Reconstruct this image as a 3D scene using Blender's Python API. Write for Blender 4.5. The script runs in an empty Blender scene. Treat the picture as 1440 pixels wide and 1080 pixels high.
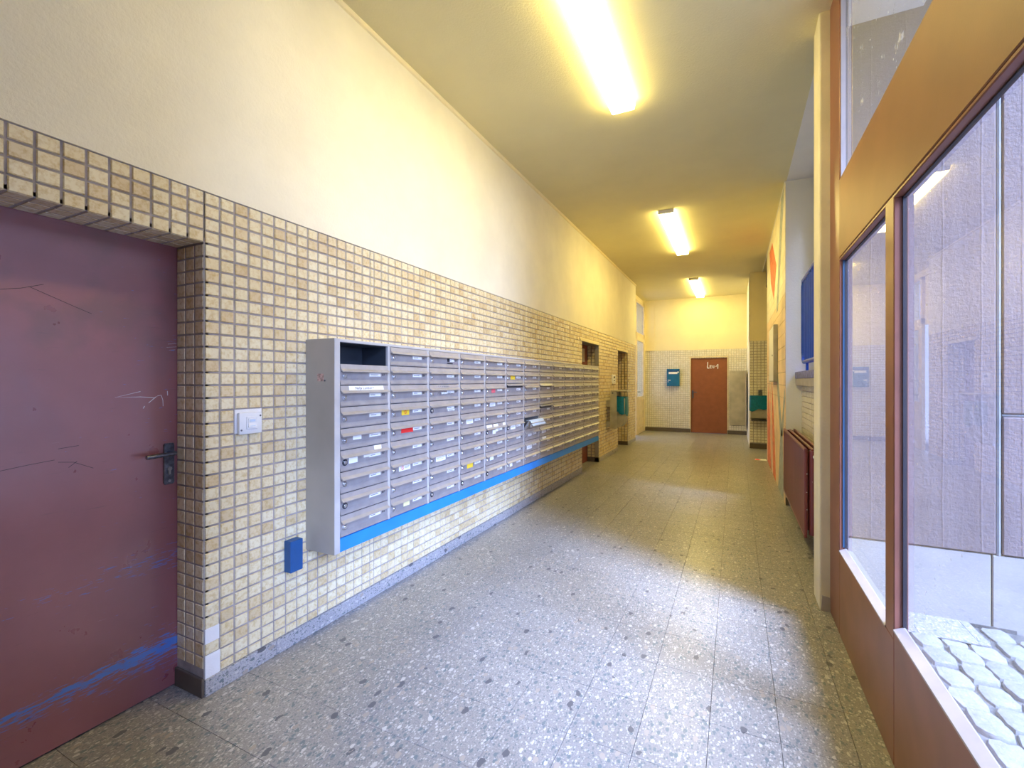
import bpy, bmesh, math, random
from mathutils import Vector, Matrix
random.seed(7)
SC = bpy.context.scene
COL = SC.collection
R = math.radians

# ---------------------------------------------------------------- camera, sky, sun, exposure
cam_d = bpy.data.cameras.new('camera')
cam_d.sensor_width = 36.0
cam_d.lens = 36.0 * 644.55 / 1440.0
cam_d.shift_y = -4.3 / 1440.0
cam_d.clip_start = 0.05
cam = bpy.data.objects.new('camera', cam_d)
COL.objects.link(cam)
cam.location = (0, 0, 1.38)
cam.rotation_euler = (R(90), 0, R(25.98))
SC.camera = cam

world = bpy.data.worlds.new('overcast_sky')
SC.world = world
world.use_nodes = True
wn = world.node_tree.nodes
wn['Background'].inputs[0].default_value = (0.455, 0.585, 1.0, 1)
wn['Background'].inputs[1].default_value = 2.6

def sun(name, az_from, elev, energy, angle, color):
    d = bpy.data.lights.new(name, 'SUN')
    d.energy = energy
    d.angle = R(angle)
    d.color = color
    o = bpy.data.objects.new(name, d)
    COL.objects.link(o)
    # az_from: horizontal direction the light comes FROM
    fx, fy = az_from
    n = math.hypot(fx, fy)
    v = Vector((-fx / n * math.cos(R(elev)), -fy / n * math.cos(R(elev)), -math.sin(R(elev))))
    o.rotation_euler = v.to_track_quat('-Z', 'Y').to_euler()
    o.location = (8, -7, 9)
    return o
DAY = (0.435, 0.57, 1.0)
# bright strip of open sky between the neighbouring buildings, from low to high
for nm_, el_, en_ in (('sun', 42, 9.5), ('sky_strip_low', 10, 3.2), ('sky_strip_mid', 26, 6.5), ('sky_strip_high', 60, 11.5)):
    sun(nm_, (2.0, -1.08), el_, en_, 19, DAY)

SC.view_settings.view_transform = 'Standard'
SC.view_settings.look = 'None'
SC.view_settings.exposure = 0.0
SC.view_settings.gamma = 1.0
SC.view_settings.use_curve_mapping = False
SC.cycles.use_denoising = True
SC.cycles.max_bounces = 12
SC.cycles.diffuse_bounces = 6
SC.cycles.glossy_bounces = 4
SC.cycles.transparent_max_bounces = 12
SC.cycles.sample_clamp_indirect = 8.0
LAMP_COLOR = (1.0, 0.81, 0.27)
LAMP_POWER = 33.0

# ---------------------------------------------------------------- materials
class NT:
    def __init__(s, name):
        s.m = bpy.data.materials.new(name)
        s.m.use_nodes = True
        s.t = s.m.node_tree
        s.b = s.t.nodes['Principled BSDF']
        s.out = s.t.nodes['Material Output']
    def n(s, kind, **kw):
        q = s.t.nodes.new(kind)
        for k, v in kw.items():
            if k.startswith('i_'):
                q.inputs[k[2:].replace('_', ' ')].default_value = v
            else:
                setattr(q, k, v)
        return q
    def l(s, a, b):
        s.t.links.new(a, b)
    def pos(s):
        return s.n('ShaderNodeNewGeometry').outputs['Position']
    def xyz(s):
        q = s.n('ShaderNodeSeparateXYZ'); s.l(s.pos(), q.inputs[0]); return q.outputs
    def math(s, op, a, b=None, c=None, clamp=False):
        q = s.n('ShaderNodeMath', operation=op, use_clamp=clamp)
        for i, v in enumerate((a, b, c)):
            if v is None: continue
            if isinstance(v, (int, float)): q.inputs[i].default_value = v
            else: s.l(v, q.inputs[i])
        return q.outputs[0]
    def noise(s, scale, detail=3, rough=0.5, vec=None, stretch=None):
        q = s.n('ShaderNodeTexNoise')
        q.inputs['Scale'].default_value = scale
        q.inputs['Detail'].default_value = detail
        q.inputs['Roughness'].default_value = rough
        v = vec or s.pos()
        if stretch:
            mp = s.n('ShaderNodeMapping'); s.l(v, mp.inputs[0])
            mp.inputs['Scale'].default_value = stretch
            if len(stretch) > 3: pass
            v = mp.outputs[0]
        s.l(v, q.inputs['Vector'])
        return q.outputs['Fac']
    def ramp(s, fac, stops, interp='LINEAR'):
        q = s.n('ShaderNodeValToRGB')
        cr = q.color_ramp; cr.interpolation = interp
        while len(cr.elements) < len(stops): cr.elements.new(0.5)
        for e, (p, c) in zip(cr.elements, stops):
            e.position = p
            e.color = (c, c, c, 1) if isinstance(c, (int, float)) else (*c, 1)
        s.l(fac, q.inputs[0])
        return q.outputs[0]
    def mix(s, fac, a, b, blend='MIX'):
        q = s.n('ShaderNodeMix', data_type='RGBA', blend_type=blend)
        for sock, v in ((q.inputs[0], fac), (q.inputs[6], a), (q.inputs[7], b)):
            if isinstance(v, (int, float)): sock.default_value = v
            elif isinstance(v, tuple): sock.default_value = (*v, 1)
            else: s.l(v, sock)
        return q.outputs[2]
    def base(s, c, rough=None, metal=None, spec=None):
        if isinstance(c, tuple): s.b.inputs['Base Color'].default_value = (*c, 1)
        else: s.l(c, s.b.inputs['Base Color'])
        if rough is not None:
            if isinstance(rough, (int, float)): s.b.inputs['Roughness'].default_value = rough
            else: s.l(rough, s.b.inputs['Roughness'])
        if metal is not None: s.b.inputs['Metallic'].default_value = metal
        if spec is not None: s.b.inputs['Specular IOR Level'].default_value = spec
        return s
    def bump(s, h, strength=0.2, dist=0.01):
        q = s.n('ShaderNodeBump')
        q.inputs['Strength'].default_value = strength
        q.inputs['Distance'].default_value = dist
        s.l(h, q.inputs['Height'])
        s.l(q.outputs[0], s.b.inputs['Normal'])
        return s

def plain(name, c, rough=0.5, metal=0.0, spec=0.5, var=0.06, vscale=9.0, bump=0.0, bscale=150.0):
    t = NT(name)
    f = t.noise(vscale, 4)
    lo = tuple(max(0, x * (1 - var * 2)) for x in c); hi = tuple(min(1, x * (1 + var * 2)) for x in c)
    t.base(t.ramp(f, [(0.3, lo), (0.7, hi)]), rough, metal, spec)
    if bump: t.bump(t.noise(bscale, 3), bump, 0.004)
    return t.m

def plaster(name, c, dirt=0.10):
    t = NT(name)
    f = t.noise(2.3, 5, 0.6)
    c2 = tuple(x * (1 - dirt) for x in c)
    t.base(t.ramp(f, [(0.3, c2), (0.65, c)]), 0.75, 0, 0.25)
    h = t.noise(70, 4, 0.6)
    t.bump(h, 0.35, 0.006)
    return t.m

def tile_mat(name, cols, src, rough=0.22):
    t = NT(name)
    rnd = t.n('ShaderNodeObjectInfo').outputs['Random'] if src == 'OBJECT' else t.n('ShaderNodeNewGeometry').outputs['Random Per Island']
    base = t.ramp(rnd, [(i / (len(cols)), c) for i, c in enumerate(cols)], 'CONSTANT')
    f = t.noise(55, 5, 0.65)
    dark = t.mix(1.0, base, (0.80, 0.70, 0.52), 'MULTIPLY')
    m = t.ramp(f, [(0.45, 0.0), (0.7, 1.0)])
    t.base(t.mix(m, base, dark), rough, 0, 0.5)
    t.bump(t.noise(25, 2), 0.10, 0.004)
    return t.m

CREAM = [(0.80, 0.70, 0.46), (0.77, 0.66, 0.42), (0.82, 0.74, 0.52), (0.68, 0.55, 0.33), (0.79, 0.69, 0.45), (0.82, 0.73, 0.50), (0.73, 0.61, 0.38), (0.80, 0.71, 0.48)]
WHITE = [(0.82, 0.80, 0.74), (0.78, 0.76, 0.69), (0.85, 0.83, 0.78), (0.80, 0.77, 0.70)]
MT = {}
MT['tile_one'] = tile_mat('cream_tile_single', CREAM, 'OBJECT')
MT['tile_field'] = tile_mat('cream_tile_field', CREAM, 'ISLAND')
MT['tile_white'] = tile_mat('white_tile_field', WHITE, 'ISLAND')
MT['grout'] = plain('grey_grout', (0.34, 0.30, 0.285), 0.9, var=0.12, vscale=14)
MT['grout_pale'] = plain('pale_grout', (0.44, 0.41, 0.36), 0.9, var=0.08)
MT['plaster'] = plaster('cream_plaster', (0.87, 0.81, 0.65))
MT['plaster_col'] = plaster('cream_column_plaster', (0.80, 0.73, 0.55), 0.18)
MT['plaster_white'] = plaster('white_plaster', (0.85, 0.84, 0.80), 0.06)
MT['plaster_yellow'] = plaster('yellow_plaster', (0.88, 0.78, 0.50), 0.06)
MT['ceiling'] = plaster('ceiling_paint', (0.78, 0.71, 0.42), 0.05)
MT['filler'] = plain('white_filler', (0.83, 0.82, 0.82), 0.8, var=0.03, bump=0.3)

def terrazzo(name, base=(0.315, 0.30, 0.275), rough=0.32, scale=1.0, obj_random=True):
    t = NT(name)
    p = t.pos()
    c = t.ramp(t.noise(1.3, 4), [(0.3, tuple(x * 0.86 for x in base)), (0.7, tuple(x * 1.12 for x in base))])
    fine = t.noise(160 * scale, 2)
    c = t.mix(t.ramp(fine, [(0.35, 0.55), (0.6, 0.0)]), c, (0.16, 0.15, 0.16))
    for sc, thr, colr, dist in ((150, 0.72, (0.45, 0.43, 0.40), 0.5), (120, 0.74, (0.17, 0.19, 0.19), 0.45), (90, 0.90, (0.52, 0.50, 0.47), 0.40), (62, 0.85, (0.15, 0.185, 0.19), 0.42),
                                (52, 0.935, (0.54, 0.52, 0.49), 0.36), (30, 0.955, (0.52, 0.50, 0.46), 0.28), (26, 0.945, (0.11, 0.11, 0.12), 0.34), (40, 0.94, (0.36, 0.31, 0.26), 0.40)):
        v = t.n('ShaderNodeTexVoronoi', voronoi_dimensions='3D')
        v.inputs['Scale'].default_value = sc * scale
        w = t.n('ShaderNodeVectorMath', operation='ADD'); t.l(p, w.inputs[0]); w.inputs[1].default_value = (sc * 0.37, sc * 0.11, 0.004)
        mp = t.n('ShaderNodeMapping'); mp.inputs['Rotation'].default_value = (0, 0, sc * 0.7); mp.inputs['Scale'].default_value = (1.0, 0.62, 1.0)
        t.l(w.outputs[0], mp.inputs[0]); wob = t.n('ShaderNodeMix', data_type='RGBA'); wob.inputs[0].default_value = 0.5 / sc
        nz = t.n('ShaderNodeTexNoise'); nz.inputs['Scale'].default_value = sc * 1.6; t.l(p, nz.inputs['Vector'])
        t.l(mp.outputs[0], wob.inputs[6]); t.l(nz.outputs['Color'], wob.inputs[7])
        t.l(wob.outputs[2], v.inputs['Vector'])
        sx = t.n('ShaderNodeSeparateColor'); t.l(v.outputs['Color'], sx.inputs[0])
        a = t.math('GREATER_THAN', sx.outputs[0], thr)
        b = t.math('LESS_THAN', v.outputs['Distance'], dist)
        c = t.mix(t.math('MULTIPLY', a, b), c, colr)
    if obj_random:
        rnd = t.n('ShaderNodeObjectInfo').outputs['Random']
        k = t.ramp(rnd, [(0, 0.965), (1, 1.02)])
        c = t.mix(1.0, c, k, 'MULTIPLY')
    worn = t.ramp(t.noise(3.0, 5, 0.65), [(0.3, rough * 0.9), (0.7, rough * 1.12)])
    t.base(c, worn, 0, 0.5)
    return t.m
MT['terrazzo'] = terrazzo('terrazzo_floor')
MT['terrazzo_base'] = terrazzo('terrazzo_skirting', (0.42, 0.41, 0.42), 0.4, 1.0, False)
MT['joint'] = plain('floor_joint_cement', (0.10, 0.095, 0.09), 0.9)
MT['dark_base'] = plain('dark_skirting', (0.11, 0.085, 0.065), 0.5)

def maroon_door():
    t = NT('maroon_door_paint')
    x, y, z = t.xyz()
    base = t.ramp(t.noise(2.2, 6, 0.6), [(0.3, (0.250, 0.072, 0.080)), (0.7, (0.33, 0.110, 0.118))])
    # rusty rub near the latch side
    rub = t.math('MULTIPLY', t.ramp(y, [(0.0, 0.0), (1.0, 1.0)]), 1.0)
    rubm = t.math('SUBTRACT', 1.0, t.math('MULTIPLY', t.math('ABSOLUTE', t.math('SUBTRACT', y, 1.13)), 11.0), clamp=True)
    zz = t.math('SUBTRACT', 1.0, t.math('MULTIPLY', t.math('ABSOLUTE', t.math('SUBTRACT', z, 1.25)), 2.2), clamp=True)
    base = t.mix(t.math('MULTIPLY', t.math('MULTIPLY', rubm, zz), 0.7), base, (0.33, 0.09, 0.05))
    # dark dull stains upper left
    st = t.math('MULTIPLY', t.ramp(t.noise(5.0, 4), [(0.5, 0), (0.66, 1)]), t.ramp(t.math('SUBTRACT', z, 1.0), [(0.35, 0), (0.55, 1)]))
    base = t.mix(t.math('MULTIPLY', st, 0.55), base, (0.16, 0.075, 0.07))
    # dark hairline scratches
    mp = t.n('ShaderNodeMapping'); t.l(t.pos(), mp.inputs[0]); mp.inputs['Rotation'].default_value = (R(7), 0, 0); mp.inputs['Scale'].default_value = (1, 2.0, 46)
    sc = t.noise(3.0, 6, 0.7, vec=mp.outputs[0])
    base = t.mix(t.math('MULTIPLY', t.ramp(sc, [(0.64, 0), (0.70, 1)]), 0.55), base, (0.10, 0.05, 0.055))
    # blue undercoat showing where carts scraped the door
    def band(z0, slope, width, rot, thr):
        line = t.math('MULTIPLY_ADD', y, slope, z0 - slope * 1.2)
        d = t.math('ABSOLUTE', t.math('SUBTRACT', z, line))
        near = t.math('SUBTRACT', 1.0, t.math('DIVIDE', d, width), clamp=True)
        m2 = t.n('ShaderNodeMapping'); t.l(t.pos(), m2.inputs[0]); m2.inputs['Rotation'].default_value = (R(rot), 0, 0); m2.inputs['Scale'].default_value = (1, 5, 42)
        q = t.noise(2.6, 6, 0.72, vec=m2.outputs[0])
        return t.ramp(t.math('ADD', t.math('MULTIPLY_ADD', near, 0.26, q), t.math('MULTIPLY', t.math('SUBTRACT', y, 1.05), 0.16)), [(thr, 0), (thr + 0.04, 1)])
    b = t.math('MAXIMUM', band(0.205, 0.02, 0.06, 3, 0.655), t.math('MULTIPLY', band(0.19, 0.02, 0.17, 3, 0.725), 0.75))
    b = t.math('MAXIMUM', b, t.math('MULTIPLY', band(0.60, 0.06, 0.17, 4, 0.785), 0.75))
    base = t.mix(b, base, (0.05, 0.19, 0.62))
    # pale scuff haze
    sm = t.noise(4.0, 6, 0.75, stretch=(1, 3, 30))
    base = t.mix(t.math('MULTIPLY', t.ramp(sm, [(0.66, 0), (0.74, 1)]), 0.35), base, (0.55, 0.42, 0.50))
    rg = t.ramp(t.noise(6, 5, 0.6), [(0.3, 0.26), (0.7, 0.44)])
    t.base(base, rg, 0, 1.0)
    t.b.inputs['Coat Weight'].default_value = 0.5
    t.b.inputs['Coat IOR'].default_value = 1.7
    t.b.inputs['Coat Roughness'].default_value = 0.30
    t.bump(t.noise(14, 4), 0.06, 0.01)
    return t.m
MT['maroon'] = maroon_door()
MT['brown_door'] = plain('red_brown_door_paint', (0.27, 0.085, 0.035), 0.45, var=0.05)
MT['dark_door'] = plain('dark_red_door_paint', (0.16, 0.045, 0.035), 0.5)
MT['steel_dark'] = plain('worn_dark_steel', (0.16, 0.17, 0.20), 0.32, 0.8, var=0.2, vscale=60)
MT['steel'] = plain('worn_steel', (0.50, 0.50, 0.52), 0.28, 0.9, var=0.1, vscale=40)
MT['rosette_dark'] = plain('dark_lock_rosette', (0.06, 0.06, 0.07), 0.35, 0.5)
MT['chrome'] = plain('lock_chrome', (0.62, 0.62, 0.64), 0.22, 0.8, var=0.05)
MT['alu'] = plain('anodised_mailbox_metal', (0.37, 0.355, 0.365), 0.40, 0.35, var=0.05, vscale=18)
MT['alu_lip'] = plain('anodised_flap_metal_lit', (0.47, 0.45, 0.455), 0.38, 0.45, var=0.04, vscale=18)  # flap coloured lighter than the plates for light caught on its lip
MT['grey_frame'] = plain('light_grey_enamel', (0.52, 0.51, 0.505), 0.45, 0.1, var=0.04)
MT['grey_side'] = plain('grey_beige_enamel', (0.40, 0.365, 0.305), 0.42, 0.0, var=0.06, vscale=3)
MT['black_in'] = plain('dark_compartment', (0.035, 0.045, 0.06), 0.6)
MT['blue_rail'] = plain('bright_blue_enamel', (0.02, 0.24, 0.72), 0.45, var=0.03)
MT['blue_dark'] = plain('dark_blue_enamel', (0.012, 0.085, 0.26), 0.4)
MT['blue_grille'] = plain('blue_gloss_enamel', (0.006, 0.075, 0.55), 0.4, var=0.03)
MT['white_plastic'] = plain('white_plastic', (0.80, 0.80, 0.80), 0.35, var=0.02)
MT['paper'] = plain('white_paper', (0.86, 0.86, 0.84), 0.8, var=0.02)
MT['paper_yellow'] = plain('yellow_sticker', (0.90, 0.62, 0.04), 0.6, var=0.02)
MT['paper_pale'] = plain('pale_yellow_sticker', (0.85, 0.80, 0.40), 0.6, var=0.02)
MT['paper_red'] = plain('red_sticker', (0.80, 0.03, 0.03), 0.5, var=0.02)
MT['paper_pink'] = plain('pink_red_sticker', (0.85, 0.15, 0.18), 0.5, var=0.02)
MT['pale_blue'] = plain('pale_blue_surface', (0.55, 0.68, 0.85), 0.6, var=0.05)
MT['ink'] = plain('black_ink', (0.03, 0.03, 0.035), 0.7)
MT['ink_grey'] = plain('grey_ink', (0.25, 0.25, 0.27), 0.8)
MT['ink_white'] = plain('white_chalk', (0.80, 0.80, 0.82), 0.8)
MT['frame_brown'] = plain('red_brown_window_enamel', (0.225, 0.085, 0.055), 0.38, 0.0, var=0.07, vscale=6)
MT['header_brown'] = plain('bronze_brown_enamel', (0.25, 0.110, 0.045), 0.48, 0.0, var=0.06, vscale=3, bump=0.05)
MT['sill_white'] = plain('white_metal_sill', (0.42, 0.39, 0.40), 0.4, 0.1, var=0.04)
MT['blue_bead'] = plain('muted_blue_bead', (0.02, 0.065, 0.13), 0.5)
MT['gasket'] = plain('black_gasket', (0.03, 0.025, 0.03), 0.6)
MT['cream_frame'] = plain('cream_door_enamel', (0.74, 0.62, 0.42), 0.45)
MT['teal'] = plain('teal_plastic_bag', (0.0, 0.15, 0.27), 0.28, var=0.12, vscale=30)
MT['teal_box'] = plain('blue_letterbox_enamel', (0.005, 0.14, 0.30), 0.4)
MT['grey_bin'] = plain('grey_galvanised_sheet', (0.42, 0.40, 0.33), 0.45, 0.2, var=0.08, vscale=8)
MT['sheet'] = plain('dull_grey_sheet_metal', (0.44, 0.40, 0.31), 0.42, 0.15, var=0.10, vscale=4)
MT['maroon_rad'] = None
MT['purple_sill'] = plain('violet_blue_sill_paint', (0.17, 0.18, 0.46), 0.6, var=0.25, vscale=30)
MT['grey_sill'] = plain('grey_stone_sill', (0.40, 0.37, 0.36), 0.6)
MT['orange_paint'] = plain('orange_red_mural_paint', (0.74, 0.20, 0.09), 0.7, var=0.18, vscale=12)
MT['grey_paint'] = plain('grey_blue_mural_paint', (0.36, 0.40, 0.42), 0.7, var=0.15, vscale=12)
MT['dark_red'] = plain('dark_red_line_paint', (0.45, 0.06, 0.04), 0.7)
MT['mural_tile'] = plain('peach_mural_tile', (0.82, 0.62, 0.38), 0.5, var=0.10, vscale=3)
MT['mural_upper'] = plain('cream_mural_tile', (0.84, 0.76, 0.56), 0.5, var=0.08, vscale=3)
MT['plinth'] = plain('smooth_plinth_concrete', (0.33, 0.31, 0.285), 0.8, var=0.05, vscale=5, bump=0.2)
MT['caulk'] = plain('grey_caulk', (0.22, 0.235, 0.25), 0.8)
MT['dark_gap'] = plain('dark_gap', (0.07, 0.07, 0.08), 0.9)
MT['soil'] = plain('sandy_joint_soil', (0.13, 0.125, 0.115), 0.95, var=0.2, vscale=20)
MT['asphalt'] = plain('pale_outdoor_paving', (0.28, 0.275, 0.26), 0.9, var=0.1)

def radiator_mat():
    t = NT('burgundy_radiator_enamel')
    c = t.ramp(t.noise(3, 4), [(0.3, (0.145, 0.03, 0.035)), (0.7, (0.20, 0.045, 0.048))])
    v = t.n('ShaderNodeTexVoronoi'); v.inputs['Scale'].default_value = 26; t.l(t.pos(), v.inputs['Vector'])
    sx = t.n('ShaderNodeSeparateColor'); t.l(v.outputs['Color'], sx.inputs[0])
    m = t.math('MULTIPLY', t.math('GREATER_THAN', sx.outputs[0], 0.72), t.math('LESS_THAN', v.outputs['Distance'], 0.13))
    t.base(t.mix(m, c, (0.75, 0.70, 0.68)), 0.32, 0, 0.5)
    return t.m
MT['maroon_rad'] = radiator_mat()

def concrete():
    t = NT('board_marked_concrete')
    x, y, z = t.xyz()
    blotch = t.noise(1.6, 5, 0.6)
    c = t.ramp(blotch, [(0.3, (0.165, 0.128, 0.124)), (0.7, (0.220, 0.172, 0.164))])
    board = t.noise(1.0, 2, 0.5, stretch=(14, 1, 0.25))
    c = t.mix(t.ramp(board, [(0.4, 0.0), (0.6, 0.3)]), c, (0.235, 0.195, 0.19))
    pits = t.ramp(t.noise(34, 2), [(0.70, 0), (0.76, 1)])
    c = t.mix(t.math('MULTIPLY', pits, 0.5), c, (0.30, 0.28, 0.30))
    t.base(c, 0.8, 0, 0.3)
    # board edges: thin ridges every 0.17 m and rough grain
    fx = t.math('FRACT', t.math('DIVIDE', t.math('ADD', x, t.math('MULTIPLY', t.noise(3, 2), 0.012)), 0.168))
    ridge = t.math('SUBTRACT', 1.0, t.math('MULTIPLY', t.math('ABSOLUTE', t.math('SUBTRACT', fx, 0.5)), 26.0), clamp=True)
    h = t.math('ADD', t.math('MULTIPLY', ridge, 0.22), t.math('ADD', t.math('MULTIPLY', t.noise(42, 5, 0.65), 0.9), t.math('MULTIPLY', t.noise(10, 3, 0.6, stretch=(5, 1, 0.6)), 0.35)))
    t.bump(h, 0.62, 0.010)
    return t.m
MT['concrete'] = concrete()

def cobble():
    t = NT('pale_granite_sett')
    rnd = t.n('ShaderNodeObjectInfo').outputs['Random']
    c = t.ramp(t.noise(22, 5, 0.65), [(0.3, (0.235, 0.23, 0.225)), (0.7, (0.32, 0.315, 0.305))])
    c = t.mix(1.0, c, t.ramp(rnd, [(0, 0.82), (1, 1.08)]), 'MULTIPLY')
    t.base(c, 0.8, 0, 0.3)
    t.bump(t.noise(40, 4), 0.5, 0.006)
    return t.m
MT['cobble'] = cobble()

def glass(name, dirt=0.06):
    t = NT(name)
    t.t.nodes.remove(t.b)
    fr = t.n('ShaderNodeFresnel'); fr.inputs['IOR'].default_value = 1.5
    tr = t.n('ShaderNodeBsdfTransparent'); tr.inputs[0].default_value = (0.96, 0.97, 0.98, 1)
    gl = t.n('ShaderNodeBsdfGlossy'); gl.inputs['Roughness'].default_value = 0.015
    mx = t.n('ShaderNodeMixShader')
    front = t.math('SUBTRACT', 1.0, t.n('ShaderNodeNewGeometry').outputs['Backfacing'])
    t.l(t.math('MULTIPLY', t.math('MULTIPLY', fr.outputs[0], 1.35, clamp=True), front), mx.inputs[0]); t.l(tr.outputs[0], mx.inputs[1]); t.l(gl.outputs[0], mx.inputs[2])
    # dried drips and specks on the pane
    df = t.n('ShaderNodeBsdfDiffuse'); df.inputs[0].default_value = (0.85, 0.86, 0.88, 1)
    streak = t.ramp(t.noise(6, 5, 0.7, stretch=(1, 6, 0.7)), [(0.55, 0), (0.8, 0.35)])
    v = t.n('ShaderNodeTexVoronoi'); v.inputs['Scale'].default_value = 30; t.l(t.pos(), v.inputs['Vector'])
    sx = t.n('ShaderNodeSeparateColor'); t.l(v.outputs['Color'], sx.inputs[0])
    spk = t.math('MULTIPLY', t.math('GREATER_THAN', sx.outputs[1], 0.80), t.math('LESS_THAN', v.outputs['Distance'], 0.12))
    d = t.math('ADD', t.math('MULTIPLY_ADD', streak, 0.22, dirt * 0.5), t.math('MULTIPLY', spk, 0.35 if dirt < 0.1 else 0.6), clamp=True)
    if dirt > 0.1:
        spl = t.math('MULTIPLY', t.ramp(t.noise(9, 6, 0.75), [(0.60, 0), (0.68, 1)]), 0.45)
        d = t.math('ADD', d, spl, clamp=True)
    m2 = t.n('ShaderNodeMixShader')
    t.l(d, m2.inputs[0]); t.l(mx.outputs[0], m2.inputs[1]); t.l(df.outputs[0], m2.inputs[2])
    t.l(m2.outputs[0], t.out.inputs[0])
    return t.m
MT['glass'] = glass('dusty_window_glass')
MT['glass_upper'] = glass('dirty_upper_glass', 0.14)

def emit(name, c, k):
    t = NT(name)
    t.b.inputs['Base Color'].default_value = (0.9, 0.9, 0.88, 1)
    t.b.inputs['Emission Color'].default_value = (*c, 1)
    t.b.inputs['Emission Strength'].default_value = k
    return t.m
MT['diffuser'] = emit('lit_opal_diffuser', LAMP_COLOR, LAMP_POWER)

# ---------------------------------------------------------------- mesh helpers
class MB:
    def __init__(s):
        s.bm = bmesh.new()
    def _vf(s, vs, fs, bevel=0.0, seg=1):
        v = [s.bm.verts.new(p) for p in vs]
        f = [s.bm.faces.new([v[i] for i in q]) for q in fs]
        if bevel > 0:
            ed = list({e for q in f for e in q.edges})
            bmesh.ops.bevel(s.bm, geom=ed, offset=bevel, segments=seg, profile=0.5, affect='EDGES')
        return s
    def box(s, x0, x1, y0, y1, z0, z1, bevel=0.0, seg=1):
        x0, x1 = sorted((x0, x1)); y0, y1 = sorted((y0, y1)); z0, z1 = sorted((z0, z1))
        return s._vf([(x0, y0, z0), (x1, y0, z0), (x1, y1, z0), (x0, y1, z0), (x0, y0, z1), (x1, y0, z1), (x1, y1, z1), (x0, y1, z1)],
                     [(0, 3, 2, 1), (4, 5, 6, 7), (0, 1, 5, 4), (1, 2, 6, 5), (2, 3, 7, 6), (3, 0, 4, 7)], bevel, seg)
    def prism(s, pts, a0, a1, axis='y', bevel=0.0):
        """pts: closed outline in the two other axes (x,z for y; y,z for x; x,y for z), extruded from a0 to a1"""
        def P(p, a):
            return {'y': (p[0], a, p[1]), 'x': (a, p[0], p[1]), 'z': (p[0], p[1], a)}[axis]
        n = len(pts)
        vs = [P(p, a0) for p in pts] + [P(p, a1) for p in pts]
        fs = [tuple(range(n)), tuple(range(2 * n - 1, n - 1, -1))] + [(i, i + n, (i + 1) % n + n, (i + 1) % n) for i in range(n)]
        return s._vf(vs, fs, bevel)
    def ring(s, loops, close_ends=True):
        """loft through loops of equal length"""
        n = len(loops[0])
        vs = [p for L in loops for p in L]
        fs = []
        for k in range(len(loops) - 1):
            for i in range(n):
                fs.append((k * n + i, k * n + (i + 1) % n, (k + 1) * n + (i + 1) % n, (k + 1) * n + i))
        if close_ends:
            fs.append(tuple(range(n - 1, -1, -1))); fs.append(tuple(range((len(loops) - 1) * n, len(loops) * n)))
        return s._vf(vs, fs)
    def tube(s, pts, r, n=10):
        pts = [Vector(p) for p in pts]
        loops = []
        for i, p in enumerate(pts):
            a = pts[max(i - 1, 0)]; b = pts[min(i + 1, len(pts) - 1)]
            d = (b - a).normalized()
            up = Vector((0, 0, 1)) if abs(d.z) < 0.9 else Vector((1, 0, 0))
            u = d.cross(up).normalized(); w = d.cross(u)
            rr = r[i] if isinstance(r, (list, tuple)) else r
            loops.append([tuple(p + (u * math.cos(t) + w * math.sin(t)) * rr) for t in [2 * math.pi * k / n for k in range(n)]])
        return s.ring(loops)
    def disc(s, c, axis, r, h, n=16, bevel=0.0):
        """cylinder from c along +axis by h"""
        c = Vector(c); d = {'x': Vector((1, 0, 0)), 'y': Vector((0, 1, 0)), 'z': Vector((0, 0, 1))}[axis]
        pr = [(r, 0), (r, h - bevel), (r - bevel, h)] if bevel else [(r, 0), (r, h)]
        u = {'x': Vector((0, 1, 0)), 'y': Vector((1, 0, 0)), 'z': Vector((1, 0, 0))}[axis]; w = d.cross(u)
        loops = [[tuple(c + d * q[1] + (u * math.cos(t) + w * math.sin(t)) * q[0]) for t in [2 * math.pi * k / n for k in range(n)]] for q in pr]
        return s.ring(loops)
    def tile(s, o, u, v, nrm, w, h, dep, ins=0.003):
        """bevelled face proud of a wall: o corner, u/v unit edges, nrm outward"""
        o, u, v, nrm = Vector(o), Vector(u), Vector(v), Vector(nrm)
        a = [o, o + u * w, o + u * w + v * h, o + v * h]
        b = [o + u * ins + v * ins + nrm * dep, o + u * (w - ins) + v * ins + nrm * dep, o + u * (w - ins) + v * (h - ins) + nrm * dep, o + u * ins + v * (h - ins) + nrm * dep]
        vs = [tuple(p) for p in a + b]
        return s._vf(vs, [(4, 5, 6, 7), (0, 1, 5, 4), (1, 2, 6, 5), (2, 3, 7, 6), (3, 0, 4, 7)])
    def mesh(s, name, mat, at=(0, 0, 0), smooth=False, recalc=True):
        if recalc: bmesh.ops.recalc_face_normals(s.bm, faces=s.bm.faces[:])
        me = bpy.data.meshes.new(name)
        bmesh.ops.translate(s.bm, verts=s.bm.verts[:], vec=-Vector(at))
        s.bm.to_mesh(me); s.bm.free()
        if mat is not None: me.materials.append(mat)
        if smooth:
            me.polygons.foreach_set('use_smooth', [True] * len(me.polygons))
            try: me.set_sharp_from_angle(angle=R(40))
            except Exception: pass
        return me

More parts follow.
